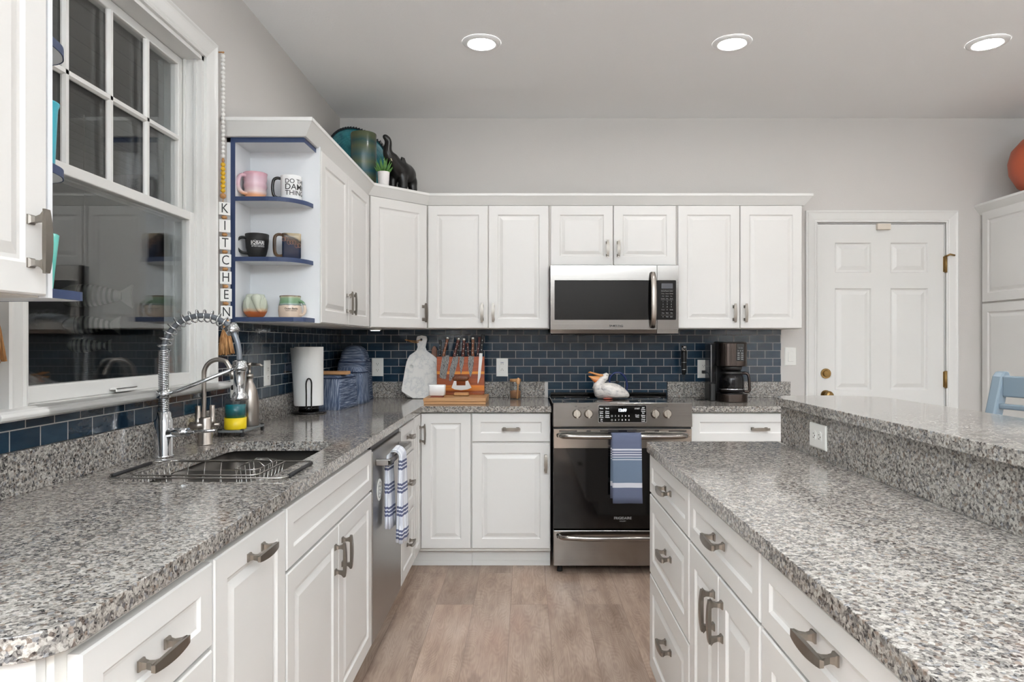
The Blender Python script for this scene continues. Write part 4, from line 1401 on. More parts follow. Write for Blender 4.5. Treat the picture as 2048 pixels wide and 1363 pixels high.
# paper towel
px_, py_ = -1.086, 3.43
t = thing('paper_towel_holder', 'black wire paper towel holder near the corner', 'paper towel holder', (px_, py_, CT))
part('holder_base', MB().lathe([(.002, 0), (.084, 0), (.086, .003), (.084, .008), (.06, .012), (.02, .014), (.002, .014)], (px_, py_, CT), 36), M['black_gloss'], t)
part('holder_foot', MB().lathe([(.002, .013), (.05, .013), (.05, .04), (.002, .04)], (px_, py_, CT), 28), M['black_gloss'], t)
part('holder_rod', MB().cyl((px_, py_, CT + .04), (px_, py_, CT + .335), .006, .006, 12), M['black_gloss'], t)
u_, w_ = Vector((.94, .34, 0)), Vector((.30, -.95, 0))
o_ = Vector((px_, py_, 0)) + w_ * .083
part('tension_arm', MB().tube(catmull([o_ - u_ * .012 + Vector((0, 0, CT + .02)), o_ - u_ * .012 + Vector((0, 0, CT + .10)), o_ - u_ * .012 + Vector((0, 0, CT + .16)), o_ + Vector((0, 0, CT + .178)), o_ + u_ * .012 + Vector((0, 0, CT + .16)), o_ + u_ * .012 + Vector((0, 0, CT + .10)), o_ + u_ * .012 + Vector((0, 0, CT + .02))], 5), .0035, 10), M['black_gloss'], t)
t = thing('paper_towel_roll', 'white paper towel roll standing on the black holder', 'paper towel roll', (px_, py_, CT + .041))
M['paper'] = plain('white_paper_towel', rgb(238, 237, 234), .95, vary=.01, bump=.15, bscale=400)
part('roll', MB().lathe([(.02, 0), (.07, 0), (.0705, .002), (.0705, .29), (.07, .292), (.02, .292)], (px_, py_, CT + .041), 48, caps=False), M['paper'], t)
part('core', MB().lathe([(.0185, .001), (.02, .001), (.02, .2925), (.0185, .2925)], (px_, py_, CT + .041), 24, caps=False), plain('cardboard', rgb(176, 150, 118), .9), t)
fl = MB()
rows = []
for k in range(9):
    z = CT + .041 + .004 + .283 * k / 8
    rows.append([Vector((px_ + (.0712 + .012 * (i / 6) ** 2 * (k / 8)) * math.cos(a) - .010 * (i / 6) * (k / 8), py_ + .0712 * math.sin(a), z)) for i, a in enumerate([PI * (1.28 - .045 * i) for i in range(7)])])
sheet(fl, rows)
part('loose_sheet', fl, M['paper'], t, recalc=False)

# covers
def knit(name, axis):
    t = NT(name)
    sc = [14, 14, 14]; sc[axis] = 520
    n1 = t.noise(t.mapping(t.coord(), tuple(sc)), 1.0, 3, .6)
    sc2 = [10, 10, 10]; sc2[axis] = 240
    n2 = t.noise(t.mapping(t.coord(), tuple(sc2), loc=(3, 1, 2)), 1.0, 2, .5)
    f = t.math('ADD', t.math('MULTIPLY', n1, .6), t.math('MULTIPLY', n2, .4))
    c = t.ramp(f, [(.36, rgb(34, 44, 64)), (.5, rgb(82, 95, 119)), (.64, rgb(168, 176, 190))])
    t.l(c, t.b.inputs['Base Color'])
    t.b.inputs['Roughness'].default_value = .95
    t.b.inputs['Specular IOR Level'].default_value = .1
    t.bump(n1, .35, .002)
    return t.m
M['knit_x'], M['knit_y'], M['knit_z'] = knit('blue_striped_cloth_upright', 0), knit('blue_striped_cloth_side', 1), knit('blue_striped_cloth_flat', 2)
def cover(name, label, loc, rot, w, l, h, dome=0.0, mats=None, board=False):
    t = thing(name, label, 'appliance cover', loc, rot)
    def ring(z, s, r):
        return [Vector((x, y, z)) for x, y in rrect(-w / 2 * s, w / 2 * s, -l / 2 * s, l / 2 * s, min(r, w / 2 * s * .95), 5)]
    R = [ring(0.0003, 1.06, .02), ring(.02, 1.03, .02), ring(h * .5, 1.0, .025), ring(h * .86, .97, .03), ring(h * .95, .93, .04), ring(h * .99, .86, .04)] + [ring(h + dome * math.sin(a), .86 * math.cos(a) ** .8, .045) for a in (.25, .5, .75, 1.0, 1.2, 1.4)]
    mb = MB().loft(R, True, False, True)
    n = len(R[0])
    # side faces of the two directions take the cloth stripes running upright or flat
    for i, f in enumerate(mb.f):
        c = sum((mb.v[k] for k in f), Vector()) / len(f)
        nn = (mb.v[f[1]] - mb.v[f[0]]).cross(mb.v[f[2]] - mb.v[f[0]])
        a = [abs(nn.x), abs(nn.y), abs(nn.z)]
        mb.mi[i] = 0 if a[1] >= max(a[0], a[2]) else (1 if a[0] >= a[2] else 2)
    part('cloth_cover', mb, [mats[0], mats[1], mats[2]], t, local=True)
    pm = MB()
    pm.tube([Vector((p.x * 1.002, p.y * 1.002, p.z)) for p in ring(h * .93, .952, .035)], .0032, 8, closed=True)
    part('piping', pm, cloth('dark_navy_piping', rgb(34, 44, 66), rgb(52, 64, 90)), t, local=True)
    return t
cover('toaster_cover', 'blue striped cloth toaster cover with a wood board on top, behind the paper towels', (-1.035, 3.725, CT), math.radians(-6), .155, .275, .178, .004, (M['knit_x'], M['knit_z'], M['knit_y']))
single('wooden_board', MB().box(-1.115, -.945, 3.63, 3.70, CT + .1835, CT + .2015), M['wood_light'], 'short light wood board lying on the blue toaster cover', 'board', bevel=.003)
cover('blender_cover', 'rounded blue striped cloth cover right of the toaster cover', (-1.02, 4.02, CT), math.radians(-4), .17, .16, .195, .03, (M['knit_x'], M['knit_y'], M['knit_y']))
cover('stand_mixer_cover', 'tall domed blue cloth mixer cover standing in the dark corner', (-1.055, 4.235, CT), 0, .175, .22, .255, .085, (M['knit_z'], M['knit_z'], M['knit_y']))

# wall outlets
def outlet(label, fp, a, b, horiz=False, style='duplex', name='outlet', w=.0755, h=.1175):
    hw, hh = (h / 2, w / 2) if horiz else (w / 2, h / 2)
    p = fp(a, b - hh, 0)
    t = thing(name, label, 'light switch' if name == 'light_switch' else 'outlet', p)
    def ring(s, c):
        return [fp(a - hw + s, b - hh + s, c), fp(a + hw - s, b - hh + s, c), fp(a + hw - s, b + hh - s, c), fp(a - hw + s, b + hh - s, c)]
    part('plate', MB().loft([ring(0, .0002), ring(0, .003), ring(.004, .0055)], True, False, False), M['white_plastic'], t)
    def q(u, v, c):
        return fp(a + (v if horiz else u), b + (u if horiz else v), c)
    if style == 'duplex':
        for s in (-1, 1):
            m = MB().prism([(.0165 * math.cos(2 * PI * i / 20), max(-.0125, min(.0125, .0165 * math.sin(2 * PI * i / 20))) + s * .0195) for i in range(20)], q, .0055, .007)
            r = part('receptacle', m, M['white_plastic'], t)
            e = MB()
            for u in (-.0062, .0062):
                e.prism([(u - .0011, s * .0195 - .001), (u + .0011, s * .0195 - .001), (u + .0011, s * .0195 + .0065), (u - .0011, s * .0195 + .0065)], q, .007, .0073)
            e.prism([(.0024 * math.cos(2 * PI * i / 10), -.0065 + s * .0195 + .0024 * math.sin(2 * PI * i / 10)) for i in range(10)], q, .007, .0073)
            part('slots', e, M['slot'], r)
    elif style == 'gfci':
        r = part('receptacle', MB().prism([(-.0165, -.033), (.0165, -.033), (.0165, .033), (-.0165, .033)], q, .0055, .0075), M['white_plastic'], t, bevel=.001)
        e = MB()
        for s in (-1, 1):
            for u in (-.0062, .0062):
                e.prism([(u - .0011, s * .02 - .002), (u + .0011, s * .02 - .002), (u + .0011, s * .02 + .0055), (u - .0011, s * .02 + .0055)], q, .0075, .0078)
            e.prism([(.0024 * math.cos(2 * PI * i / 10), s * .02 + .0095 + .0024 * math.sin(2 * PI * i / 10)) for i in range(10)], q, .0075, .0078)
        part('slots', e, M['slot'], r)
        part('test_button', MB().prism([(-.011, .029), (.011, .029), (.011, .032), (-.011, .032)], q, .0075, .0082), plain('blue_button', rgb(60, 80, 130), .4, vary=0), r)
    else:
        r = part('rocker', MB().loft([[q(-.0165, -.033, .0055), q(.0165, -.033, .0055), q(.0165, .033, .0055), q(-.0165, .033, .0055)], [q(-.0155, -.032, .0095), q(.0155, -.032, .0095), q(.0155, .032, .0065), q(-.0155, .032, .0065)]], True, False, False), M['white_plastic'], t)
    return t
FTB = frame((0, YB - .008, 0), (1, 0, 0), (0, -1, 0))
FTL = frame((XL + .008, 0, 0), (0, 1, 0), (1, 0, 0))
outlet('white wall outlet on the back tiles left of the marble boards', FTB, -.953, 1.110)
outlet('white rectangular outlet on the back tiles right of the knife block', FTB, -.148, 1.108, style='gfci')
oc = outlet('white outlet with a black plug, beside the coffee maker', FTB, 1.153, 1.098)
outlet('white rocker light switch on the wall strip left of the door', FD, 1.719, 1.178, name='light_switch', style='rocker')
outlet('white outlet on the left tiles between the window and paper towels', FTL, 3.147, 1.128)
outlet('white outlet on the left tiles partly hidden behind the soap bottle', FTL, 2.795, 1.108)
FBS = frame((.905, 0, 0), (0, 1, 0), (-1, 0, 0))
outlet('white outlet set sideways in the granite face of the raised bar', FBS, 2.103, .981, horiz=True)

# ------------------------------------------------------------------ mugs
def mug(label, loc, prof, mat, hmat, ang, hz, hout, hr, group=None, flat=1.3, name='mug', handle_shape=None):
    x, y, z = loc
    t = thing(name, label, 'mug', (x, y, z + .0003))
    rim_r, rim_z = prof[-1]
    inner = [(rim_r - .004, rim_z), (rim_r - .005, rim_z - .006)] + [(max(.004, r - .005), zz) for r, zz in reversed(prof[1:-1]) if zz > .01] + [(.003, .008)]
    part('cup', MB().lathe([(.002, 0)] + prof + [(rim_r - .002, rim_z + .0015)] + inner, (0, 0, 0), 40), mat, t, local=True)
    if ang is not None:
        d = Vector((math.cos(ang), math.sin(ang), 0))
        def rad(zq):
            for (r0, z0), (r1, z1) in zip(prof[:-1], prof[1:]):
                if z0 <= zq <= z1 and z1 > z0:
                    return r0 + (r1 - r0) * (zq - z0) / (z1 - z0)
            return prof[-1][0]
        z0, z1 = hz
        a, b = rad(z0) - .003, rad(z1) - .003
        hs = handle_shape or [(0, 0), (.55, .02), (.95, .22), (1.0, .55), (.8, .85), (.4, .99), (0, .97)]
        pts = [d * (a + (b - a) * v + hout * u) + Vector((0, 0, z0 + (z1 - z0) * v)) for u, v in hs]
        side = d.cross(Vector((0, 0, 1)))
        part('handle', MB().tube(catmull(pts, 5), (hr), 10, flat=flat, up=None), hmat, t, local=True)
    return t
def wrap(t, s, r_of, a0, z, size, mat, bold=0.0, lean=0.0, label=None, extra=None):
    mb = MB()
    fn = lambda x, y, h: Vector(((r_of(z + y) + .0003 + h) * math.cos(a0 + x / r_of(z)), (r_of(z + y) + .0003 + h) * math.sin(a0 + x / r_of(z)), z + y))
    for st, dx, dy, sz, al in s:
        vs, fs = text_geo(st, sz, al, bold)
        mb.add([fn(p[0] + dx, p[1] + dy, p[2]) for p in vs], fs)
    if extra:
        extra(mb, fn)
    part('printing', mb, mat, t, label, local=True)
GM = 'mugs on the open end shelf'
SH1, SH2, SH3 = 1.3705, 1.6125, 1.8545
M['pink'] = zramp('pink_glaze', [(0, rgb(226, 160, 118)), (.018, rgb(228, 168, 128)), (.03, rgb(226, 206, 204)), (.05, rgb(214, 178, 188)), (.065, rgb(222, 190, 200)), (.085, rgb(210, 176, 188)), (.105, rgb(208, 160, 172)), (.115, rgb(214, 160, 170))], .25, wob=.012, nscale=40)
mug('pink and lilac glazed mug with a peach base on the top shelf', (-1.112, 2.815, SH3), [(.036, 0), (.040, .006), (.041, .02), (.045, .03), (.0425, .042), (.0465, .055), (.0435, .07), (.0465, .085), (.046, .10), (.0475, .109)], M['pink'], M['pink'], math.radians(232), (.022, .095), .034, .0075, GM)
M['mugwhite'] = plain('white_ceramic', rgb(236, 236, 236), .2, vary=.0)
M['mugblack'] = plain('black_ceramic', rgb(16, 16, 17), .35, vary=.0)
t = mug('white mug with black handle and bold black lettering on the top shelf', (-.972, 2.838, SH3), [(.040, 0), (.0425, .003), (.0425, .099), (.043, .102)], M['mugwhite'], plain('black_glossy_handle', rgb(14, 14, 15), .15, vary=0), math.radians(205), (.012, .090), .033, .0062, GM, handle_shape=[(0, 0), (.45, -.02), (.85, .08), (1.0, .35), (1.0, .65), (.85, .92), (.45, 1.02), (0, 1.0)])
wrap(t, [('DO THE', 0, .0235, .0255, 'LEFT'), ('DAMN', 0, .0, .0335, 'LEFT'), ('THING', .001, -.0245, .0275, 'LEFT')], lambda z: .0426, math.radians(-106), .052, 1, M['dark_print'], .004, label='black printed words')
t = mug('matte black mug with white logo on the middle shelf', (-1.106, 2.818, SH2), [(.026, 0), (.030, .003), (.037, .020), (.043, .045), (.0455, .075), (.047, .101)], plain('matte_black_ceramic', rgb(20, 20, 21), .6, vary=0), plain('matte_black_handle', rgb(22, 22, 23), .6, vary=0), math.radians(214), (.022, .086), .040, .0058, GM)
def lbox(mb, fn):
    for x0, x1, y0, y1 in ((-.026, -.0248, -.007, .009), (-.026, -.018, .0085, .0095), (-.026, .026, -.0085, -.0072), (.025, .0262, -.008, .008), (-.005, .026, .0085, .0095)):
        n = max(1, int((x1 - x0) / .004))
        for i in range(n):
            a, b = x0 + (x1 - x0) * i / n, x0 + (x1 - x0) * (i + 1) / n
            mb.add([fn(a, y0, .0002), fn(b, y0, .0002), fn(b, y1, .0002), fn(a, y1, .0002)], [(0, 1, 2, 3)])
    for i in range(5):
        a = PI * (.2 + .15 * i)
        c, s = math.cos(a), math.sin(a)
        mb.add([fn(-.0105 + .0075 * c - .0006, .0015 + .0085 * s, .0002), fn(-.0105 + .0075 * c + .0006, .0015 + .0085 * s, .0002), fn(-.0105 + .0095 * c + .0006, .0015 + .0115 * s, .0002), fn(-.0105 + .0095 * c - .0006, .0015 + .0115 * s, .0002)], [(0, 1, 2, 3)])
wrap(t, [('IQBAR', 0, .001, .0175, 'CENTER'), ('EAT FOR YOUR BRAIN', .002, -.0135, .0052, 'CENTER')], lambda z: .044 + .0025 * min(1, max(0, (z - .045) / .03)), math.radians(-66), .061, 1, M['white_print'], .015, label='white printed logo', extra=lbox)
# square stoneware mug
def sqmat():
    t = NT('navy_and_sand_glaze')
    c0 = t.coord()
    sp = t.n('ShaderNodeSeparateXYZ'); t.l(c0, sp.inputs[0])
    nz = t.noise(c0, 60, 3)
    d = t.math('ADD', t.math('ADD', sp.outputs[2], t.math('MULTIPLY', sp.outputs[0], .45)), t.math('MULTIPLY', t.math('SUBTRACT', nz, .5), .02))
    f = t.math('DIVIDE', d, .13)
    c = t.ramp(f, [(0, rgb(26, 36, 62)), (.42, rgb(30, 42, 66)), (.50, rgb(52, 50, 52)), (.62, rgb(84, 66, 52)), (.66, rgb(52, 42, 36)), (.72, rgb(172, 156, 128)), (1, rgb(196, 180, 152))])
    t.l(c, t.b.inputs['Base Color'])
    t.b.inputs['Roughness'].default_value = .25
    return t.m
t = thing('mug', 'square navy and sand stoneware mug with brown handle on the middle shelf', 'mug', (-.968, 2.832, SH2 + .0003), math.radians(18))
def sq(s, z, r=.01): return [Vector((x, y, z)) for x, y in rrect(-s, s, -s, s, r, 4)]
part('cup', MB().loft([sq(.034, 0), sq(.037, .004), sq(.037, .09), sq(.0375, .103), sq(.0345, .1045), sq(.033, .1), sq(.032, .012), sq(.01, .01, .005)], True), sqmat(), t, local=True)
part('handle', MB().tube(catmull([Vector((-.034, -.02, .012)), Vector((-.052, -.03, .010)), Vector((-.063, -.036, .02)), Vector((-.066, -.037, .05)), Vector((-.064, -.036, .085)), Vector((-.052, -.03, .097)), Vector((-.034, -.02, .097))], 5), .0062, 10, flat=1.5), zramp('brown_glaze_handle', [(0, rgb(96, 70, 44)), (.05, rgb(60, 44, 32)), (.1, rgb(84, 62, 42))], .3), t, local=True)
ln = MB()
for k in range(7):
    u0 = -.030 + .010 * k
    zc = .078 - .45 * u0 * .9 - .012 + .006 * math.sin(k * 2.1)
    ln.tube([Vector((u0 + .007 * math.cos(2 * PI * i / 12), -.0373, zc + .008 * math.sin(2 * PI * i / 12))) for i in range(12)], .0006, 5, closed=True)
part('glaze_lines', ln, plain('copper_line', rgb(176, 124, 96), .4, vary=0), t, local=True)
# elephant mug
M['sage'] = zramp('sage_amber_glaze', [(0, rgb(150, 76, 30)), (.022, rgb(176, 92, 40)), (.03, rgb(196, 170, 140)), (.04, rgb(186, 190, 172)), (.1, rgb(196, 202, 186))], .18, wob=.014, nscale=30)
t = thing('mug', 'sage green elephant-shaped mug with amber base on the bottom shelf', 'mug', (-1.112, 2.815, SH1 + .0003))
part('cup', MB().lathe([(.002, .0), (.026, 0), (.036, .006), (.046, .025), (.049, .045), (.046, .068), (.038, .085), (.035, .095), (.032, .096), (.031, .09), (.040, .06), (.035, .02), (.003, .012)], (0, 0, 0), 36), M['sage'], t, local=True)
d0 = Vector((.45, -.89, 0)).normalized(); r0 = Vector((.89, .45, 0))
part('trunk', MB().tube(catmull([d0 * .036 + Vector((0, 0, .082)), d0 * .050 + Vector((0, 0, .066)), d0 * .056 + r0 * .003 + Vector((0, 0, .045)), d0 * .057 + r0 * .010 + Vector((0, 0, .027)), d0 * .060 + r0 * .020 + Vector((0, 0, .023))], 5), [.020] * 3 + [.019, .017, .016, .015, .014, .0125, .0115, .0105, .0095, .009, .008, .0078, .0075, .007, .007, .0068, .0065, .006], 12), M['sage'], t, local=True)
for s in (-1, 1):
    part('ear', MB().loft([[d0 * (.034 + c * .5) + r0 * (s * (.032 + u * .8)) + Vector((0, 0, .062 + v)) for u, v in [(.010 * math.cos(2 * PI * i / 14) * .9, .026 * math.sin(2 * PI * i / 14) - .004) for i in range(14)]] for c in (-.008, .010)], True), M['sage'], t, local=True)
# outer banks mug
M['obx'] = zramp('cream_green_glaze', [(0, rgb(206, 184, 164)), (.05, rgb(214, 196, 178)), (.052, rgb(84, 92, 100)), (.055, rgb(150, 170, 160)), (.062, rgb(110, 146, 112)), (.078, rgb(132, 162, 128)), (.086, rgb(168, 168, 140)), (.089, rgb(112, 84, 66)), (.094, rgb(120, 90, 72))], .22, wob=.006, nscale=45)
t = mug('cream mug with green glazed rim and dark lettering on the bottom shelf', (-.975, 2.835, SH1), [(.040, 0), (.045, .005), (.0475, .03), (.046, .05), (.042, .066), (.0405, .078), (.043, .09)], M['obx'], M['obx'], math.radians(-12), (.012, .068), .026, .0058, GM)
wrap(t, [('Outer Banks', 0, .003, .0105, 'CENTER'), ('NORTH CAROLINA', 0, -.006, .0052, 'CENTER')], lambda z: .0478, math.radians(-66), .034, 1, M['dark_print'], .012, label='dark printed words')
# near shelf, mostly hidden by the near cabinet door
t = mug('turquoise and white mug on the bottom of the near end shelf', (-.952, 1.318, SH1), [(.032, 0), (.034, .004), (.039, .06), (.044, .108)], zramp('turquoise_white', [(0, rgb(92, 196, 184)), (.06, rgb(96, 200, 188)), (.12, rgb(110, 206, 196))], .25), M['mugwhite'], math.radians(200), (.02, .085), .03, .006, None)
M['turq'] = plain('turquoise_enamel', rgb(60, 176, 196), .3, vary=.02)
t = thing('tumbler', 'tall turquoise tumbler on the middle of the near end shelf', 'tumbler', (-.940, 1.31, SH2 + .0003))
part('cup', MB().lathe([(.002, 0), (.030, 0), (.032, .003), (.036, .10), (.037, .11), (.0395, .116), (.0395, .119), (.036, .119), (.034, .1), (.03, .006), (.003, .005)], (0, 0, 0), 32), M['turq'], t, local=True)
t = thing('printed_glass', 'clear glass with dark print at the top of the near end shelf', 'glass', (-.958, 1.315, SH3 + .0003))
part('glass_body', MB().lathe([(.002, 0), (.034, 0), (.036, .004), (.038, .12), (.0365, .12), (.0345, .008), (.003, .007)], (0, 0, 0), 32), M['glass'], t, local=True)
wrap(t, [('NEWS TODAY', 0, .030, .012, 'CENTER'), ('morning edition', 0, .016, .009, 'CENTER'), ('DAILY', 0, .0, .012, 'CENTER'), ('coffee & press', 0, -.016, .009, 'CENTER')], lambda z: .0372, math.radians(-40), .06, 1, M['dark_print'])

# ------------------------------------------------------------------ letter garland beside the window
M['bead_white'] = plain('white_bead', rgb(232, 230, 226), .5, vary=0)
M['bead_yellow'] = plain('yellow_bead', rgb(224, 178, 40), .45, vary=0)
M['jute'] = cloth('jute', rgb(150, 104, 64), rgb(204, 158, 110), (200, 200, 20))
gx, gy = -1.1775, 2.662
t = thing('letter_garland', 'bead garland with hanging wooden letter blocks spelling KITCHEN beside the window', 'garland', (gx, gy, 1.22))
part('cord', MB().cyl((gx, gy, 1.35), (gx, gy, 2.40), .0015, .0015, 6).cyl((XL, gy, 2.40), (gx + .004, gy, 2.40), .003, .003, 8), M['jute'], t)
z = 2.385
while z > 1.985:
    part('white_bead', MB().sphere((gx, gy, z), .0082, 12, 8), M['bead_white'], t)
    z -= .0162
part('cord_knot', MB().sphere((gx, gy, 1.978), .006, 8, 6, (1, 1, 1.8)), M['jute'], t)
for i in range(7):
    part('yellow_bead', MB().sphere((gx, gy, 1.962 - .0168 * i), .0092, 12, 8), M['bead_yellow'], t)
part('wooden_bead', MB().sphere((gx, gy, 1.840), .0115, 14, 10), M['wood_bead'], t)
M['tile_white'] = plain('white_painted_block', rgb(232, 231, 228), .5, vary=.0)
nv = Vector((.55, -.835, 0)); uv = Vector((.835, .55, 0))
for i, ch in enumerate('KITCHEN'):
    zc = 1.790 - .0672 * i
    c = Vector((gx + .004 + .0012 * i, gy + .002, zc))
    fp = lambda a, b, d: c + uv * a + Vector((0, 0, b)) + nv * d
    bl = part('letter_block', MB().fbox(fp, -.021, .021, -.025, .025, -.006, .006), M['tile_white'], t, bevel=.0015)
    part('letter', MB().text(ch, lambda x, y, h: fp(x * .8, y, .0063 + h), .052), M['dark_print'], bl, 'black letter ' + ch)
    part('wooden_bead', MB().sphere(c + Vector((0, 0, -.0335)), .0088, 12, 8, (1.25, 1.25, .8)), M['wood_bead'], t)
def tassel(t, x, y, z0, L, n=40, r=.033):
    mb = MB().sphere((x, y, z0 - .012), .012, 12, 8, (1, 1, 1.4))
    rnd = random.Random(3)
    for i in range(n):
        a = 2 * PI * i / n
        k = .35 + .65 * rnd.random()
        mb.tube([Vector((x + .005 * math.cos(a), y + .005 * math.sin(a), z0 - .018)), Vector((x + .6 * r * k * math.cos(a), y + .6 * r * k * math.sin(a), z0 - L * .5)), Vector((x + r * k * math.cos(a), y + r * k * math.sin(a), z0 - L * (.93 + .07 * rnd.random())))], [.0034, .0042, .0036], 6)
    return part('tassel', mb, M['jute'], t, 'frayed jute tassel')
part('end_disc', MB().cyl((gx + .010, gy, 1.347), (gx + .010, gy, 1.352), .017, .017, 20), M['tile_white'], t)
tassel(t, gx + .010, gy, 1.352, .132)
gx2, gy2 = -1.166, 1.487
t = thing('bead_garland', 'jute tassel of a bead garland hanging left of the window at the photo edge', 'garland', (gx2, gy2, 1.22))
part('cord', MB().cyl((gx2, gy2, 1.37), (gx2, gy2, 1.78), .0015, .0015, 6).cyl((XL, gy2, 1.78), (gx2 + .004, gy2, 1.78), .003, .003, 8), M['jute'], t)
for i in range(8):
    part('wooden_bead', MB().sphere((gx2, gy2, 1.385 + .023 * i), .0115, 14, 10), M['wood_bead'], t)
tassel(t, gx2, gy2, 1.372, .15, 36, .028)

# fish seen through the window
def fishmat():
    t = NT('striped_fish_paint')
    sp = t.n('ShaderNodeSeparateXYZ'); t.l(t.coord(), sp.inputs[0])
    u = sp.outputs[0]
    w = t.n('ShaderNodeMath', operation='SINE'); t.l(t.math('MULTIPLY', u, 310.0), w.inputs[0])
    st = t.math('GREATER_THAN', w.outputs[0], -.1)
    inb = t.math('MULTIPLY', t.math('GREATER_THAN', u, -.065), t.math('LESS_THAN', u, .085))
    fac = t.math('MULTIPLY', t.math('SUBTRACT', 1.0, st), inb)
    t.l(t.mix(fac, rgb(126, 126, 120), rgb(40, 42, 42)), t.b.inputs['Base Color'])
    t.b.inputs['Roughness'].default_value = .6
    return t.m
FM_ = fishmat()
M['cord'] = plain('thin_cord', rgb(90, 86, 80), .8)
for lab, xc, zc, s in (('largest grey striped fish ornament seen through the window, topmost of three', -1.775, 1.462, 1.0), ('middle grey striped fish ornament seen through the window', -1.79, 1.342, .77), ('smallest grey striped fish ornament seen through the window, lowest of three', -1.80, 1.256, .60)):
    y = 2.82
    t = thing('fish_ornament', lab, 'ornament', (xc, y, zc - .05 * s))
    L = .155 * s
    st = [(-1.0, .06, .006), (-.9, .18, .012), (-.7, .27, .02), (-.4, .31, .024), (0, .29, .024), (.35, .21, .018), (.62, .13, .011), (.72, .12, .009)]
    rings = [[Vector((xc + L * a, y + b2 * s * math.cos(q), zc + L * b1 * math.sin(q))) for q in [2 * PI * i / 16 for i in range(16)]] for a, b1, b2 in st]
    mb = MB().loft(rings)
    b = part('body', mb, FM_, t)
    tf = [(.68, .12), (1.0, .30), (.95, .05), (1.0, -.34), (.68, -.12)]
    part('tail_fin', MB().prism(tf, lambda a, c, h: (xc + L * a, y + h, zc + L * c), -.004, .004), FM_, b)
    part('hanging_cord', MB().cyl((xc - L * .3, y, zc + L * .3), (xc - L * .3, y, zc + L * .3 + (.7 if s == 1 else .06)), .0012, .0012, 5), M['cord'], t)

# ------------------------------------------------------------------ things on the back counter
def marble():
    t = NT('white_grey_marble')
    n1 = t.noise(t.mapping(t.coord(), (9, 9, 9)), 1.0, 6, .65)
    n2 = t.noise(t.mapping(t.coord(), (40, 40, 40)), 1.0, 4, .6)
    d = t.math('ABSOLUTE', t.math('SUBTRACT', n1, .5))
    c = t.ramp(d, [(0, rgb(214, 213, 212)), (.02, rgb(232, 230, 226)), (.06, rgb(240, 237, 232)), (1, rgb(244, 241, 236))])
    c = t.mix(t.math('MULTIPLY', n2, .25), c, rgb(222, 221, 219))
    t.l(c, t.b.inputs['Base Color'])
    t.b.inputs['Roughness'].default_value = .22
    return t.m
M['marble'] = marble()
def lean(x, y_bot, z_bot, tilt):
    ct, st = math.cos(tilt), math.sin(tilt)
    return lambda a, b, c: Vector((x + a, y_bot + b * st - c * ct, z_bot + b * ct + c * st))
def board(name, label, poly, hole, fn, th, mat, bevel=.0025):
    t = thing(name, label, 'cutting board', fn(0, 0, 0))
    mb = slab(MB(), poly, [hole] if hole else [], 0, th)
    mb.v = [fn(p.x, p.y, p.z) for p in mb.v]
    part('board', mb, mat, t, bevel=bevel)
    return t
xb = -.662
f1 = lean(xb, 4.340, CT + .001, .105)
f2 = lean(xb, 4.316, CT + .001, .120)
# wooden board farthest back
fw = lean(xb + .045, 4.362, CT + .001, .088)
board('cutting_board', 'brown wooden cutting board behind the marble boards, handle showing', [(-.09, 0), (.085, 0), (.095, .02), (.095, .20), (.07, .23), (.052, .25), (.052, .31), (.042, .33), (.028, .33), (.018, .31), (.018, .25), (-.06, .23), (-.09, .2)], None, fw, .014, wood('brown_board', rgb(104, 62, 40), rgb(148, 94, 62), (6, 60, 60)))
hb = [(-.03, 0), (.10, 0), (.118, .02), (.124, .10), (.110, .225), (.098, .255), (.070, .278), (.034, .302), (.027, .325), (.037, .375), (.032, .394), (.0, .400), (-.028, .394), (-.033, .375), (-.024, .325), (-.032, .302), (-.074, .272), (-.088, .245), (-.105, .1), (-.103, .03), (-.08, .005)]
hb = [(x, y) for x, y in hb]
t = board('cutting_board', 'white marble cutting board with rounded handle and rope loop', hb, [(-.002 + .0085 * math.cos(2 * PI * i / 12), .372 + .0085 * math.sin(2 * PI * i / 12)) for i in range(12)][::-1], f1, .016, M['marble'])
part('rope_loop', MB().tube(catmull([f1(-.004, .372, .018), f1(-.03, .362, .024), f1(-.07, .366, .016), f1(-.105, .372, .012), f1(-.07, .36, .018), f1(-.03, .352, .022), f1(-.002, .368, -.002)], 5), .0028, 8), M['jute'], t, 'brown cord loop')
fb = [(-.046, 0), (.108, 0), (.114, .03), (.119, .10), (.095, .215), (.080, .238), (.050, .246), (-.088, .238), (-.096, .20), (-.118, .055), (-.115, .042)]
board('cutting_board', 'pale marble cutting board with angled corners and a round hole in front', fb, [(-.057 + .0115 * math.cos(2 * PI * i / 14), .200 + .0115 * math.sin(2 * PI * i / 14)) for i in range(14)][::-1], f2, .015, M['marble'])

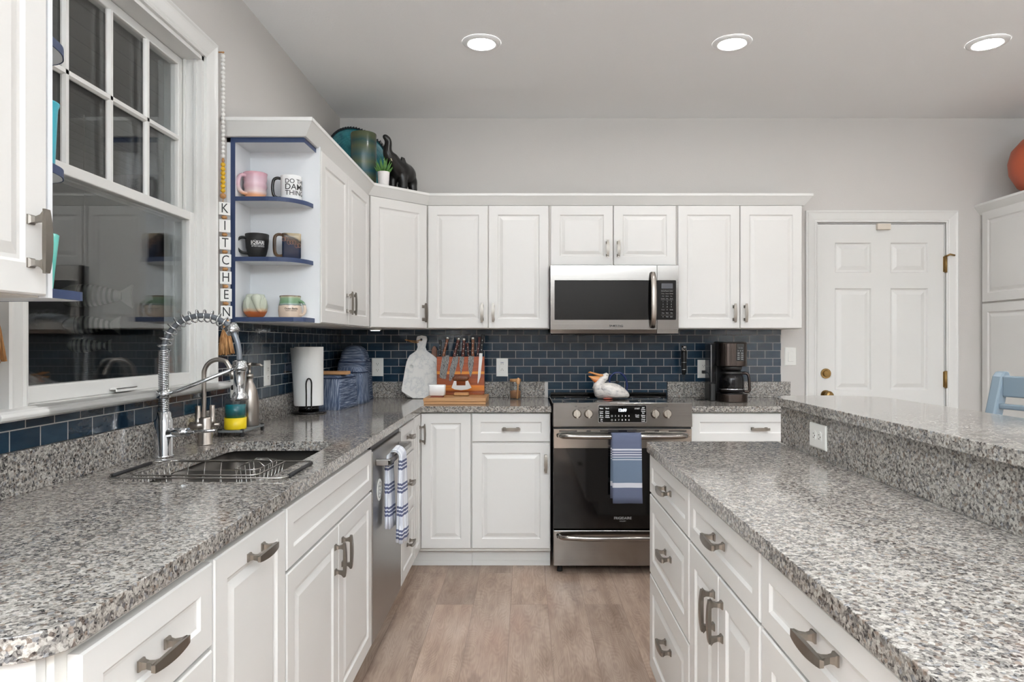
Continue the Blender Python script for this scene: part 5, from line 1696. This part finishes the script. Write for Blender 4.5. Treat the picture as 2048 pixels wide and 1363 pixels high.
# stacked boards + knife block
GB = 'stacked wooden boards'
single('cutting_board', MB().box(-.578, -.224, 3.892, 4.225, CT + .0005, CT + .0175), M['wood_light'], 'lower of two stacked light wood boards under the knife block', 'cutting board', GB, .0025)
single('cutting_board', MB().box(-.580, -.222, 3.888, 4.225, CT + .018, CT + .0365), M['wood_light'], 'upper of two stacked light wood boards, directly under the knife block', 'cutting board', GB, .0025)
ZB = CT + .037
def acacia():
    t = NT('orange_acacia_bands')
    sp = t.n('ShaderNodeSeparateXYZ'); t.l(t.world(), sp.inputs[0])
    f = t.n('ShaderNodeMapRange'); t.l(sp.outputs[2], f.inputs[0])
    f.inputs[1].default_value = .95; f.inputs[2].default_value = 1.185
    c = t.ramp(f.outputs[0], [(0, rgb(142, 68, 26)), (.10, rgb(206, 122, 32)), (.235, rgb(150, 74, 30)), (.42, rgb(134, 62, 26)), (.53, rgb(216, 138, 44)), (.60, rgb(158, 76, 34)), (1, rgb(160, 84, 46))], 'CONSTANT')
    n1 = t.noise(t.mapping(t.world(), (6, 60, 90)), 1.0, 5, .6)
    c = t.mix(1.0, c, t.ramp(n1, [(.3, (.72, .7, .68, 1)), (.7, (1.15, 1.12, 1.1, 1))]), 'MULTIPLY')
    t.l(c, t.b.inputs['Base Color'])
    t.b.inputs['Roughness'].default_value = .35
    return t.m
kb = thing('knife_block', 'upright magnetic knife block of orange striped wood', 'knife block', (-.395, 4.195, ZB))
part('magnetic_board', MB().box(-.541, -.249, 4.185, 4.207, ZB, 1.182), acacia(), kb, bevel=.002)
part('block_base', MB().box(-.541, -.249, 4.155, 4.222, ZB + .0002, ZB + .010), acacia(), kb, bevel=.002)
def damascus():
    t = NT('patterned_steel_blade')
    wv = t.n('ShaderNodeTexWave'); wv.inputs['Scale'].default_value = 45; wv.inputs['Distortion'].default_value = 14; wv.inputs['Detail'].default_value = 2; wv.inputs['Detail Scale'].default_value = 1.2
    t.l(t.coord(), wv.inputs['Vector'])
    t.l(t.ramp(wv.outputs['Fac'], [(.2, rgb(78, 78, 78)), (.8, rgb(142, 140, 137))]), t.b.inputs['Base Color'])
    t.b.inputs['Metallic'].default_value = .35
    t.b.inputs['Roughness'].default_value = .4
    return t.m
M['damascus'] = damascus()
M['steel_plain'] = plain('satin_steel', rgb(190, 190, 188), .3, metal=.9, vary=.03)
M['handle_brown'] = wood('knife_handle_brown', rgb(78, 44, 30), rgb(140, 88, 56), (60, 60, 8))
M['handle_dark'] = wood('knife_handle_red', rgb(52, 24, 20), rgb(100, 48, 38), (60, 60, 8))
S8 = 8.515
def K(u, v, Y=4.175):
    x, y = 860 + u / S8, 660 + v / S8
    return ((x - 1050) * Y / 1365.33, 1.27 - (y - 684) * Y / 1365.33)
def knife(label, blade, h0, h1, hw, hmat, bmat, Y=4.184, cap=True, front=True):
    pts = [K(*p) for p in blade]
    zs = min(p[1] for p in pts); xs = pts[0][0]
    t = thing('kitchen_knife', label, 'knife', (xs, Y, min(p[1] for p in pts)), 0, 'knives on the magnetic block')
    dy = -1 if front else 1
    part('blade', MB().prism(pts, lambda x, z, c: (x, Y + dy * c, z), .0004, .0028), bmat, t)
    A, B = Vector((K(*h0)[0], Y + dy * .006, K(*h0)[1])), Vector((K(*h1)[0], Y + dy * .006, K(*h1)[1]))
    d = (B - A)
    side = Vector((1, 0, 0))
    curve = [A, A.lerp(B, .3) + side * hw * .10, A.lerp(B, .7) - side * hw * .08, B]
    P_ = catmull(curve, 4)
    rs = [(hw * (1.05 - .25 * math.sin(PI * i / (len(P_) - 1))), .0085) for i in range(len(P_))]
    h = part('handle', MB().tube(P_, rs, 12, up=(1, 0, 0)), hmat, t)
    if cap:
        part('end_cap', MB().tube([A - d.normalized() * .004, A, A + d * .09], [(hw * .9, .008), (hw * 1.12, .0092), (hw * 1.08, .0092)], 12, up=(1, 0, 0)), M['steel_plain'], h)
    rv = MB()
    for q in (.3, .56, .82):
        c = A.lerp(B, q)
        rv.cyl(c + Vector((0, -.0098, 0)), c + Vector((0, .0098, 0)), .0024, .0024, 10)
    part('rivets', rv, M['steel_plain'], h)
    return t
knife('wide patterned cleaver knife with brown handle, leftmost on the knife block', [(212, 430), (325, 424), (322, 520), (268, 830), (205, 824), (160, 800), (168, 690)], (298, 125), (228, 440), .0105, M['handle_brown'], M['damascus'])
knife('patterned knife with reddish brown handle, second from left on the knife block', [(392, 446), (482, 440), (476, 540), (400, 790), (345, 872), (322, 850), (335, 660)], (485, 140), (408, 450), .0105, M['handle_dark'], M['damascus'])
knife('small pointed patterned knife in the middle of the knife block', [(502, 446), (580, 440), (572, 560), (525, 765), (515, 690), (498, 560)], (580, 150), (560, 445), .0105, M['handle_dark'], M['damascus'])
knife('patterned knife with upright brown handle, second from right on the knife block', [(655, 436), (745, 432), (742, 560), (715, 720), (688, 804), (655, 680), (645, 560)], (728, 130), (728, 440), .0105, M['handle_brown'], M['damascus'])
knife('long narrow serrated knife with black handle, rightmost on the knife block', [(838, 392), (892, 386), (890, 480), (856, 800), (815, 915), (808, 890)], (900, 75), (872, 390), .0105, M['black_matte'], M['steel_plain'], cap=False)
GK = [('black-handled knife behind the block, at its left end', (158, 165), (158, 470), M['black_plastic']), ('black-handled knife behind the block, left of its middle', (490, 175), (455, 470), M['black_plastic']),
      ('red-brown handled knife behind the block, right of its middle', (625, 215), (655, 470), M['handle_dark']), ('dark-handled knife behind the block, near its right end', (838, 110), (800, 470), M['handle_dark'])]
for l, a, b, m in GK:
    bl = [(b[0] - 34, b[1] - 8), (b[0] + 34, b[1] - 8), (b[0] + 30, b[1] + 260), (b[0] - 6, b[1] + 330), (b[0] - 30, b[1] + 200)]
    knife(l, bl, a, b, .0088, m, M['steel_plain'], Y=4.2075, cap=False, front=False)
# mezzaluna on its stand
def K2(u, v, Y=4.07):
    return K(u, v, Y)
t = thing('mezzaluna_knife', 'curved rocking knife with a walnut handle in front of the knife block', 'knife', (K2(530, 1020)[0], 4.07, ZB + .0205))
out = [(410, 872), (366, 990), (420, 1018), (530, 1032), (640, 1018), (706, 990), (648, 870), (606, 872), (604, 950), (452, 950), (448, 870)]
part('blade', MB().prism([K2(*p) for p in out], lambda x, z, c: (x, 4.07 - c, z + .004), -.0012, .0012), M['steel_plain'], t)
part('handle', MB().tube([Vector((K2(u, v)[0], 4.07, K2(u, v)[1])) for u, v in ((392, 838), (420, 820), (525, 815), (630, 820), (652, 838))], [(.010, .007), (.016, .010), (.0175, .011), (.016, .010), (.010, .007)], 12, up=(0, 0, 1)), M['wood_walnut'], t)
x0, x1 = K2(415, 0)[0], K2(662, 0)[0]
single('knife_stand', MB().box(x0, x1, 4.045, 4.063, ZB + .0003, ZB + .020).box(x0, x1, 4.077, 4.095, ZB + .0003, ZB + .020).box(x0, x1, 4.045, 4.095, ZB + .0003, ZB + .006), M['wood_bead'], 'small slotted wooden stand holding the curved rocking knife', 'stand', bevel=.0015)
# butter crock
t = thing('butter_dish', 'small white ceramic box on a red foot on the wood boards', 'butter dish', (-.512, 3.985, ZB))
part('dish_box', MB().loft([[Vector((-.512 + x, 3.985 + y, ZB + z)) for x, y in rrect(-s, s, -s * .7, s * .7, .01, 4)] for z, s in ((.010, .042), (.012, .0465), (.066, .0475), (.071, .045), (.072, .04))], True), M['mugwhite'], t)
part('dish_foot', MB().box(-.548, -.476, 3.957, 4.013, ZB + .0003, ZB + .0105), plain('red_wood', rgb(126, 62, 40), .5), t)
# jar with spoon
jx, jy = -.0605, 4.30
t = thing('spice_jar', 'small glass jar of brown grains with a wood lid near the range', 'jar', (jx, jy, CT))
part('jar_glass', MB().lathe([(.002, .0005), (.034, .0005), (.0365, .004), (.0365, .10), (.034, .11), (.032, .11), (.034, .1), (.034, .006), (.002, .005)], (jx, jy, CT), 32), M['glass'], t)
part('jar_filling', MB().lathe([(.002, .006), (.0335, .006), (.0335, .05), (.002, .056)], (jx, jy, CT), 28), plain('brown_grains', rgb(172, 122, 86), .9, vary=.25, vscale=400), t)
part('jar_lid', MB().lathe([(.002, .1085), (.036, .1085), (.036, .124), (.034, .126), (.002, .126)], (jx, jy, CT), 32), M['wood_bead'], t, 'wooden lid')
t = thing('wooden_spoon', 'tiny wooden spoon leaning upright against the glass jar', 'spoon', (jx + .016, jy - .043, CT))
part('spoon_handle', MB().tube([(jx + .012, jy - .045, CT + .004), (jx + .016, jy - .0425, CT + .06), (jx + .017, jy - .0425, CT + .09)], [.005, .0045, .004], 10), M['wood_light'], t)
part('spoon_bowl', MB().sphere((jx + .018, jy - .042, CT + .113), .013, 14, 10, (.95, .4, 1.7)), M['wood_light'], t)

# pelican teapot
def featherm():
    t = NT('white_feather_glaze')
    n1 = t.noise(t.mapping(t.coord(), (30, 60, 70), rot=(0, .7, 0)), 1.0, 4, .6)
    t.l(t.ramp(n1, [(.30, rgb(150, 146, 148)), (.42, rgb(206, 200, 195)), (.6, rgb(226, 220, 213)), (1, rgb(232, 227, 221))]), t.b.inputs['Base Color'])
    t.b.inputs['Roughness'].default_value = .25
    t.bump(n1, .5, .004)
    return t.m
M['feather'] = featherm()
M['beak'] = zramp('orange_beak_glaze', [(.06, rgb(186, 74, 26)), (.10, rgb(206, 100, 44)), (.125, rgb(212, 150, 90)), (.17, rgb(196, 128, 60))], .25)
pxo, pyo, pzo = .516, 4.10, .9323
def PL(px, py):
    return ((px - 1222) / 333.0, (797 - py) / 333.0)
t = thing('pelican_teapot', 'white pelican-shaped ceramic teapot with orange beak on the cooktop', 'teapot', (pxo, pyo, pzo))
st = [(1187.5, 777, 5, 5), (1190, 779, 13, 11), (1196, 781.5, 15.5, 15), (1206, 781.5, 15.6, 18), (1218, 781, 16.2, 20), (1228, 781.5, 15.6, 19.5), (1238, 783, 13.5, 17), (1248, 786, 10.2, 12), (1255, 789, 6.5, 8), (1258.5, 790.5, 2.5, 3)]
rings = []
for px, py, hz, hy in st:
    x, z = PL(px, py)
    rings.append([Vector((x, hy / 333 * math.cos(q), max(0.0003, z + hz / 333 * math.sin(q)))) for q in [2 * PI * i / 24 for i in range(24)]])
body = MB().loft(rings)
nk = [(1195, 779, 11), (1197, 771, 9.5), (1201, 764, 8.2), (1206, 758, 7.4), (1211, 753.5, 7.2), (1214.5, 751, 6.2), (1217, 751.5, 3.5)]
body.tube([Vector((*[PL(a, b)[0]], 0, PL(a, b)[1])) for a, b, r in nk], [r / 333 for a, b, r in nk], 18)
bo = part('body', body, M['feather'], t, local=True)
ub = [(1208, 752.5, 3.6), (1199, 750.5, 3.0), (1188, 747, 2.2), (1180, 744.5, 1.7), (1176.5, 745.5, 1.0)]
part('upper_beak', MB().tube([Vector((PL(a, b)[0], 0, PL(a, b)[1])) for a, b, r in ub], [(r / 333, r * 1.6 / 333) for a, b, r in ub], 12), M['beak'], t, 'orange upper beak', local=True)
lb = [(1208, 756.5, 3.5, 3.5), (1201, 759.5, 7.2, 4.2), (1193, 760.0, 8.0, 4.4), (1186, 757.2, 5.2, 3.6), (1180, 753.6, 2.0, 2.2), (1177, 752.4, .9, 1.0)]
rings = [[Vector((PL(px, py)[0], hy / 333 * math.cos(q), PL(px, py)[1] + hz / 333 * math.sin(q))) for q in [2 * PI * i / 14 for i in range(14)]] for px, py, hz, hy in lb]
part('beak_pouch', MB().loft(rings), M['beak'], t, 'orange throat pouch', local=True)
hp = [(1221, 770), (1219.2, 762), (1221, 753.5), (1227, 747.3), (1235, 745.2), (1243, 747), (1250, 754), (1253.6, 764), (1254.5, 774), (1253, 782)]
part('teapot_handle', MB().tube(catmull([Vector((PL(a, b)[0], 0, PL(a, b)[1])) for a, b in hp], 4), .0058, 12), plain('cobalt_glaze', rgb(20, 36, 84), .12, vary=.05), t, 'dark blue hoop handle', local=True)
part('lid_knob', MB().sphere((PL(1235, 764)[0], 0, PL(1235, 764)[1]), .0085, 12, 8, (1.5, 1, .9)), M['black_plastic'], t, local=True)
for s in (-1, 1):
    part('eye', MB().sphere((PL(1213.5, 750)[0], s * .0195, PL(1213.5, 750)[1]), .0026, 8, 6), M['black_gloss'], bo, local=True)
    rings = []
    for a, z, h_ in ((1201, 775, 3), (1206, 777, 10), (1218, 780, 13), (1232, 784, 10), (1245, 788, 6), (1254, 791, 2)):
        x, zz = PL(a, z)
        hy = {1201: 15, 1206: 17.5, 1218: 19.5, 1232: 18, 1245: 12.5, 1254: 8}[a] / 333
        rings.append([Vector((x, s * (hy * .82 + .014 * math.cos(q)), zz + h_ / 333 * math.sin(q))) for q in [2 * PI * i / 16 for i in range(16)]])
    part('wing', MB().loft(rings), M['feather'], t, local=True)
part('feet', MB().sphere((PL(1214, 796)[0], -.045, .004), .02, 12, 6, (1.5, .6, .2)), plain('pink_feet', rgb(186, 96, 80), .4), t, local=True)

# handheld frother on a clear stand
hx, hy = 1.004, 4.315
t = thing('milk_frother', 'black and chrome handheld frother standing upright on a clear base', 'frother', (hx, hy, CT))
part('clear_stand', MB().lathe([(.002, .0005), (.034, .0005), (.035, .006), (.012, .012), (.006, .02), (.006, .15), (.003, .15), (.003, .012), (.002, .01)], (hx, hy, CT), 28), M['glass'], t)
part('handle', MB().lathe([(.002, .15), (.010, .152), (.014, .175), (.0165, .185), (.0168, .225), (.0175, .228), (.0178, .285), (.0172, .30), (.002, .30)], (hx, hy, CT), 28), M['black_plastic'], t)
part('chrome_band', MB().lathe([(.015, .181), (.0176, .182), (.0176, .186), (.015, .187)], (hx, hy, CT), 28).lathe([(.016, .226), (.0185, .227), (.0185, .2305), (.016, .2315)], (hx, hy, CT), 28), M['chrome'], t, 'chrome bands')
part('chrome_cap', MB().lathe([(.0165, .300), (.0178, .302), (.0178, .331), (.015, .335), (.012, .335), (.012, .331)], (hx, hy, CT), 28), M['chrome'], t, 'chrome cap')
part('thumb_button', MB().lathe([(.002, .328), (.0115, .328), (.0105, .333), (.002, .334)], (hx, hy, CT), 20).sphere((hx, hy - .0172, CT + .316), .009, 12, 8, (1, .3, 1)), M['black_gloss'], t)

# coffee maker
cx, cy = 1.248, 4.13
M['bronze'] = steel('dark_stainless', rgb(78, 70, 66), .28, 2)
t = thing('coffee_maker', 'black and dark steel drip coffee maker with glass carafe', 'coffee maker', (cx, cy, CT))
def rb(x0, x1, y0, y1, z0, z1, r=.03, n=6):
    return MB().prism(rrect(x0, x1, y0, y1, r, n), lambda x, y, z: (x, y, z), CT + z0, CT + z1)
part('base', rb(cx - .088, cx + .085, cy - .105, cy + .14, .0005, .048, .07, 8), M['bronze'], t, bevel=.004)
part('warming_plate', MB().lathe([(.002, .048), (.07, .048), (.072, .051), (.002, .052)], (cx, cy - .02, CT), 32), M['black_gloss'], t)
part('rear_column', rb(cx - .085, cx + .08, cy + .075, cy + .14, .048, .345, .02), M['black_plastic'], t)
hd = part('brew_head', rb(cx - .085, cx + .085, cy - .085, cy + .14, .212, .352, .06, 8), M['bronze'], t, bevel=.005)
part('head_lid', rb(cx - .08, cx + .08, cy - .08, cy + .135, .352, .360, .06, 8), M['black_plastic'], t, bevel=.003)
part('filter_cone', MB().lathe([(.002, .185), (.05, .185), (.06, .2), (.06, .212), (.002, .212)], (cx - .004, cy - .02, CT), 28), M['black_plastic'], t)
FC = frame((0, cy - .086, CT), (1, 0, 0), (0, -1, 0))
cpn = part('control_panel', MB().fbox(FC, cx + .004, cx + .050, .245, .348, -.012, .003), M['black_gloss'], hd, bevel=.002)
bm_ = MB()
bm_.text('12:12', lambda x, y, z: FC(cx + .027 + x, .322 + y, .0032 + z), .012)
for r_i, b in enumerate((.305, .292, .280, .268, .256)):
    for i in range(3 if r_i == 0 else 2):
        a = cx + (.014 + .013 * i if r_i == 0 else .016 + .022 * i)
        bm_.fbox(FC, a - (.003 if r_i == 0 else .0065), a + (.003 if r_i == 0 else .0065), b - .0022, b + .0022, .003, .0036)
part('buttons', bm_, M['grey_print'], cpn)
cz = CT + .0525
ca = part('carafe', MB().lathe([(.002, 0), (.066, 0), (.072, .006), (.0735, .03), (.073, .085), (.068, .105), (.056, .118), (.054, .118), (.066, .104), (.0715, .085), (.072, .03), (.0705, .007), (.002, .002)], (cx - .004, cy - .02, cz), 36), M['smoke_glass'], t)
part('carafe_lid', MB().lathe([(.002, .112), (.062, .112), (.066, .118), (.058, .130), (.002, .131)], (cx - .004, cy - .02, cz), 32), M['black_plastic'], ca)
part('carafe_band', MB().lathe([(.074, .020), (.0748, .020), (.0748, .027), (.074, .027)], (cx - .004, cy - .02, cz), 36, caps=False), M['chrome'], ca)
q = Vector((.93, -.36, 0))
o3 = Vector((cx - .004, cy - .02, cz))
part('carafe_handle', MB().tube(catmull([o3 + q * .055 + Vector((0, 0, .118)), o3 + q * .085 + Vector((0, 0, .118)), o3 + q * .098 + Vector((0, 0, .10)), o3 + q * .102 + Vector((0, 0, .05)), o3 + q * .10 + Vector((0, 0, .012)), o3 + q * .072 + Vector((0, 0, .010))], 5), .0085, 10, flat=1.4), M['bronze'], ca)
part('water_tank', rb(cx - .125, cx - .087, cy + .01, cy + .135, .105, .355, .012), M['smoke_glass'], t)
part('tank_base', rb(cx - .128, cx - .085, cy + .005, cy + .138, .0005, .105, .014), M['black_plastic'], t, bevel=.003)
part('tank_tube', MB().cyl((cx - .105, cy + .06, CT + .11), (cx - .105, cy + .06, CT + .34), .004, .004, 8), M['white_plastic'], t)
o4 = FTB(1.153, 1.0785, .0075)
part('power_cord', MB().tube(catmull([o4 + Vector((0, -.022, 0)), o4 + Vector((.02, -.035, -.006)), o4 + Vector((.03, -.04, -.03)), Vector((1.19, 4.36, 1.0)), Vector((1.196, 4.34, .95)), Vector((1.215, 4.32, .925)), Vector((1.235, 4.285, .925))], 6), .003, 8), M['black_plastic'], t)
part('plug', MB().fbox(lambda a, b, c: o4 + Vector((a, -c, b)), -.013, .013, -.010, .010, 0, .024), M['black_plastic'], t, bevel=.003)
single('worktop_shadow_patch', MB().box(1.06, 1.16, 4.20, 4.29, CT + .0005, CT + .006), M['black_gloss'], 'small flat black patch standing in for cord and shadow left of the coffee maker', 'shadow_patch', bevel=.002).name = 'shadow_patch'  # black slab added where the worktop shows only cord and shadow

# puck light under the diagonal wall cabinet
t = thing('puck_light', 'small lit puck light under the diagonal corner wall cabinet', 'under-cabinet light', (-.865, 3.945, ZU - .014))
part('puck_housing', MB().lathe([(.002, .0135), (.034, .0135), (.034, .004), (.030, .0), (.027, .0), (.027, .003), (.002, .003)], (0, 0, 0), 28), M['white_plastic'], t, local=True)
part('puck_lens', MB().lathe([(.002, .0), (.026, .0), (.026, .0028), (.002, .0028)], (0, 0, 0), 28), plain('puck_glow', (1, 1, 1, 1), .4, vary=0, emit=LAMP_COLOR, estr=28), t, local=True)

# ------------------------------------------------------------------ things on top of the wall cabinets
TOPZ = UT + .0005
def tealm():
    t = NT('teal_ribbed_glaze')
    n1 = t.noise(t.coord(), 25, 4)
    t.l(t.ramp(n1, [(.3, rgb(20, 92, 104)), (.7, rgb(44, 132, 140))]), t.b.inputs['Base Color'])
    t.b.inputs['Roughness'].default_value = .25
    return t.m
pr = .215
t = thing('ribbed_tray', 'large round teal ribbed tray with dark rim leaning in the corner', 'tray', (-.985, 4.155, TOPZ))
tilt = math.radians(12)
nv = Vector((.68, -.73, 0)).normalized()
uv = Vector((-nv.y, nv.x, 0))
bk = -nv
up = Vector((0, 0, 1)) * math.cos(tilt) + bk * math.sin(tilt)
out = nv * math.cos(tilt) + Vector((0, 0, 1)) * math.sin(tilt)
pc = Vector((-.985, 4.155, TOPZ)) + up * (pr + .011)
def PT(r, a, c):
    return pc + uv * (r * math.cos(a)) + up * (r * math.sin(a)) + out * c
prof = [(.002, .004)]
r = .02
while r < pr - .012:
    prof += [(r, .003), (r + .006, .006), (r + .012, .003)]
    r += .014
prof += [(pr - .006, .010), (pr, .018), (pr + .003, .018), (pr - .002, .006), (.002, -.002)]
part('tray_disc', MB().loft([[PT(a, 2 * PI * i / 64, c) for i in range(64)] for a, c in prof]), tealm(), t)
rm = MB()
for i in range(72):
    a = 2 * PI * i / 72
    rm.tube([PT(pr - .004, a, .016), PT(pr + .004, a + .03, .024), PT(pr + .004, a + .05, .010)], .0045, 6)
rm.tube([PT(pr, 2 * PI * i / 64, .018) for i in range(64)], .004, 6, closed=True)
part('wrapped_rim', rm, plain('dark_wrapped_rim', rgb(28, 34, 40), .5, vary=.2), t, 'dark wrapped rim')
hh = MB()
for a0 in (.30, PI + .30):
    pts = [PT(pr + .002 + .045 * math.sin(PI * k / 10), a0 + .36 * (k / 10 - .5), .016 + .01 * math.sin(PI * k / 10)) for k in range(11)]
    part('tray_handle', MB().tube(catmull(pts, 3), .0055, 8), M['black_plastic'], t, 'black loop handle')
part('handle_coil', MB().tube([PT(pr + .012, .62 + .012 * k, .016 + (.01 if k % 2 else -.004)) for k in range(18)], .003, 6), M['black_plastic'], t)
vx, vy = -.935, 3.955
M['vase'] = zramp('green_banded_glaze', [(0, rgb(52, 66, 60)), (.06, rgb(92, 104, 82)), (.10, rgb(40, 86, 96)), (.15, rgb(86, 98, 76)), (.19, rgb(52, 84, 86)), (.24, rgb(84, 94, 70)), (.275, rgb(44, 74, 72)), (.30, rgb(84, 92, 66)), (.35, rgb(78, 86, 62))], .25, wob=.03, nscale=20)
t = thing('vase', 'tall green banded cylinder vase in front of the teal tray', 'vase', (vx, vy, TOPZ))
part('vase_body', MB().lathe([(.002, 0), (.068, 0), (.072, .004), (.0735, .32), (.072, .325), (.066, .325), (.064, .31), (.064, .01), (.002, .008)], (0, 0, 0), 40), M['vase'], t, local=True)
sx_, sy_ = -.808, 3.90
t = thing('succulent', 'small green succulent in a white pot beside the elephant statue', 'potted plant', (sx_, sy_, TOPZ))
part('pot', MB().lathe([(.002, 0), (.027, 0), (.029, .003), (.034, .085), (.0345, .09), (.031, .09), (.029, .075), (.002, .075)], (0, 0, 0), 28), plain('white_textured_pot', rgb(226, 222, 220), .5, vary=.06, vscale=120, bump=.5, bscale=90), t, local=True)
part('soil', MB().lathe([(.002, .076), (.0295, .076), (.0295, .080), (.002, .082)], (0, 0, 0), 20), plain('soil', rgb(60, 46, 36), .95), t, local=True)
lv = MB()
rnd = random.Random(5)
for ring, (n, tilt_, L) in enumerate(((5, .25, .085), (9, .65, .078), (11, 1.05, .062))):
    for i in range(n):
        a = 2 * PI * (i + .3 * ring) / n + .2 * rnd.random()
        d = Vector((math.cos(a) * math.sin(tilt_), math.sin(a) * math.sin(tilt_), math.cos(tilt_)))
        b = Vector((0, 0, .078))
        lv.tube([b, b + d * L * .35 + Vector((0, 0, -.002)), b + d * L * .7, b + d * L + Vector((0, 0, .012))], [(.004, .0035), (.0068, .004), (.005, .003), (.0006, .0006)], 8)
part('leaves', lv, plain('succulent_green', rgb(86, 134, 62), .45, vary=.3, vscale=40), t, local=True)
# elephant statue
ex, ey = -.735, 4.03
t = thing('elephant_statue', 'black elephant statue with raised trunk on top of the corner cabinet', 'statue', (ex, ey, TOPZ), math.radians(-18))
def blob(name, balls, mat, parent, res=.006):
    """one continuous smooth surface from (x, y, z, radius) balls"""
    mbd = bpy.data.metaballs.new(name)
    mbd.resolution = res
    mbd.render_resolution = res
    mbd.threshold = .6
    for x, y, z, r in balls:
        el = mbd.elements.new()
        el.co = (x, y, z)
        el.radius = r / .575
        el.stiffness = 2.0
    ob = bpy.data.objects.new(name, mbd)
    COL.objects.link(ob)
    bpy.context.view_layer.update()
    me = bpy.data.meshes.new_from_object(ob.evaluated_get(bpy.context.evaluated_depsgraph_get()))
    bpy.data.objects.remove(ob)
    bpy.data.metaballs.remove(mbd)
    me.materials.clear()
    me.materials.append(mat)
    me.polygons.foreach_set('use_smooth', [True] * len(me.polygons))
    o = bpy.data.objects.new(name, me)
    COL.objects.link(o)
    o.parent = parent
    INV[o.name] = INV[parent.name]
    return o
M['ebony'] = plain('black_polished_wood', rgb(14, 13, 13), .28, vary=.1)
balls = [(0, .020, .122, .062), (0, .072, .116, .058), (0, -.030, .128, .054), (-.004, -.075, .158, .036), (-.002, -.055, .142, .034)]
balls += [(-.006, -.085, .180, .032), (-.010, -.102, .178, .030), (-.014, -.116, .190, .026), (-.016, -.124, .206, .0235), (-.016, -.126, .224, .0215), (-.014, -.124, .242, .020), (-.012, -.122, .258, .0185), (-.012, -.123, .273, .0175), (-.016, -.129, .286, .016), (-.024, -.138, .294, .014)]
for lx, ly in ((-.034, -.035), (.032, -.028), (-.034, .082), (.036, .088)):
    balls += [(lx, ly, z, .022) for z in (.082, .064, .046, .032, .020)]
eb = blob('elephant_body', balls, M['ebony'], t)
for s in (-1, 1):
    pts2 = [(0, .045), (.022, .04), (.034, .012), (.03, -.03), (.014, -.06), (-.002, -.035), (-.006, 0)]
    bx = -.006 + s * .037
    er = MB().prism(pts2, lambda u, v, c: Vector((bx + s * (.003 + u * .45 + c), -.052 + u * .62, .160 + v * .8)), -.003, .004, True)
    part('ear', er, M['ebony'], eb, local=True)
    part('tusk', MB().tube(catmull([Vector((-.011 + s * .019, -.094, .157)), Vector((-.013 + s * .022, -.117, .158)), Vector((-.014 + s * .023, -.131, .170))], 4), [.0048 - .0004 * k for k in range(9)], 8), plain('ivory_tusk', rgb(226, 216, 186), .4, vary=0), eb, 'ivory coloured tusk', local=True)
# round vessel on the pantry
vx, vy = 3.085, 4.06
t = thing('round_vase', 'round terracotta red vase on top of the pantry at the right edge', 'vase', (vx, vy, TOPZ))
part('vase_body', MB().lathe([(.002, 0), (.06, 0), (.07, .006), (.13, .05), (.172, .13), (.178, .20), (.16, .27), (.11, .33), (.05, .365), (.045, .385), (.05, .40), (.042, .40), (.038, .38), (.03, .36), (.002, .34)], (0, 0, 0), 48), plain('terracotta_glaze', rgb(176, 84, 54), .45, vary=.12, vscale=8), t, local=True)

# ------------------------------------------------------------------ blue bar stool
M['stool_blue'] = plain('pale_blue_paint', rgb(120, 135, 146), .4, vary=.02)
t = thing('bar_stool', 'pale blue painted wooden bar stool behind the raised bar', 'bar stool', (1.40, 2.02, 0), math.radians(20))
# local frame: -X faces the bar, backrest at +X side, width along Y
W2 = .215
part('seat', MB().prism(rrect(-.21, .19, -W2, W2, .04, 5), lambda x, y, z: (x, y, z), .70, .735), M['stool_blue'], t, local=True, bevel=.008)
for s in (-1, 1):
    def post(z):
        return .165 + .13 * max(0, (z - .72)) / .45
    rings = []
    for z in (0.0005, .35, .72, .90, 1.05, 1.155, 1.172):
        x = post(z) + (.02 * (.35 - z) / .35 if z < .35 else 0)
        hw, hy = (.022, .018) if z < 1.16 else (.012, .016)
        rings.append([Vector((x - hw, s * (W2 - .02) - hy, z)), Vector((x + hw, s * (W2 - .02) - hy, z)), Vector((x + hw, s * (W2 - .02) + hy, z)), Vector((x - hw, s * (W2 - .02) + hy, z))])
    part('back_post', MB().loft(rings, True, False, False), M['stool_blue'], t, local=True, bevel=.006)
    part('leg', MB().loft([[Vector((-.185 + dx - (.02 if z < .1 else 0), s * (W2 - .035) + dy, z)) for dx, dy in ((-.018, -.018), (.018, -.018), (.018, .018), (-.018, .018))] for z in (.0005, .70)], True, False, False), M['stool_blue'], t, local=True, bevel=.004)
    part('side_stretcher', MB().box(-.19, .17, s * (W2 - .028) - .009, s * (W2 - .028) + .009, .28, .312), M['stool_blue'], t, local=True, bevel=.003)
for z0, z1 in ((1.088, 1.158), (1.048, 1.066), (1.008, 1.026), (.968, .986), (.90, .935)):
    x = .165 + .13 * ((z0 + z1) / 2 - .72) / .45
    hw = .011 if z1 - z0 > .03 else .009
    part('top_rail' if z0 > 1.08 else 'back_slat', MB().box(x - hw, x + hw, -(W2 - .036), W2 - .036, z0, z1), M['stool_blue'], t, local=True, bevel=.005)
part('foot_rest', MB().box(-.20, -.17, -(W2 - .05), W2 - .05, .20, .235), M['stool_blue'], t, local=True, bevel=.003)
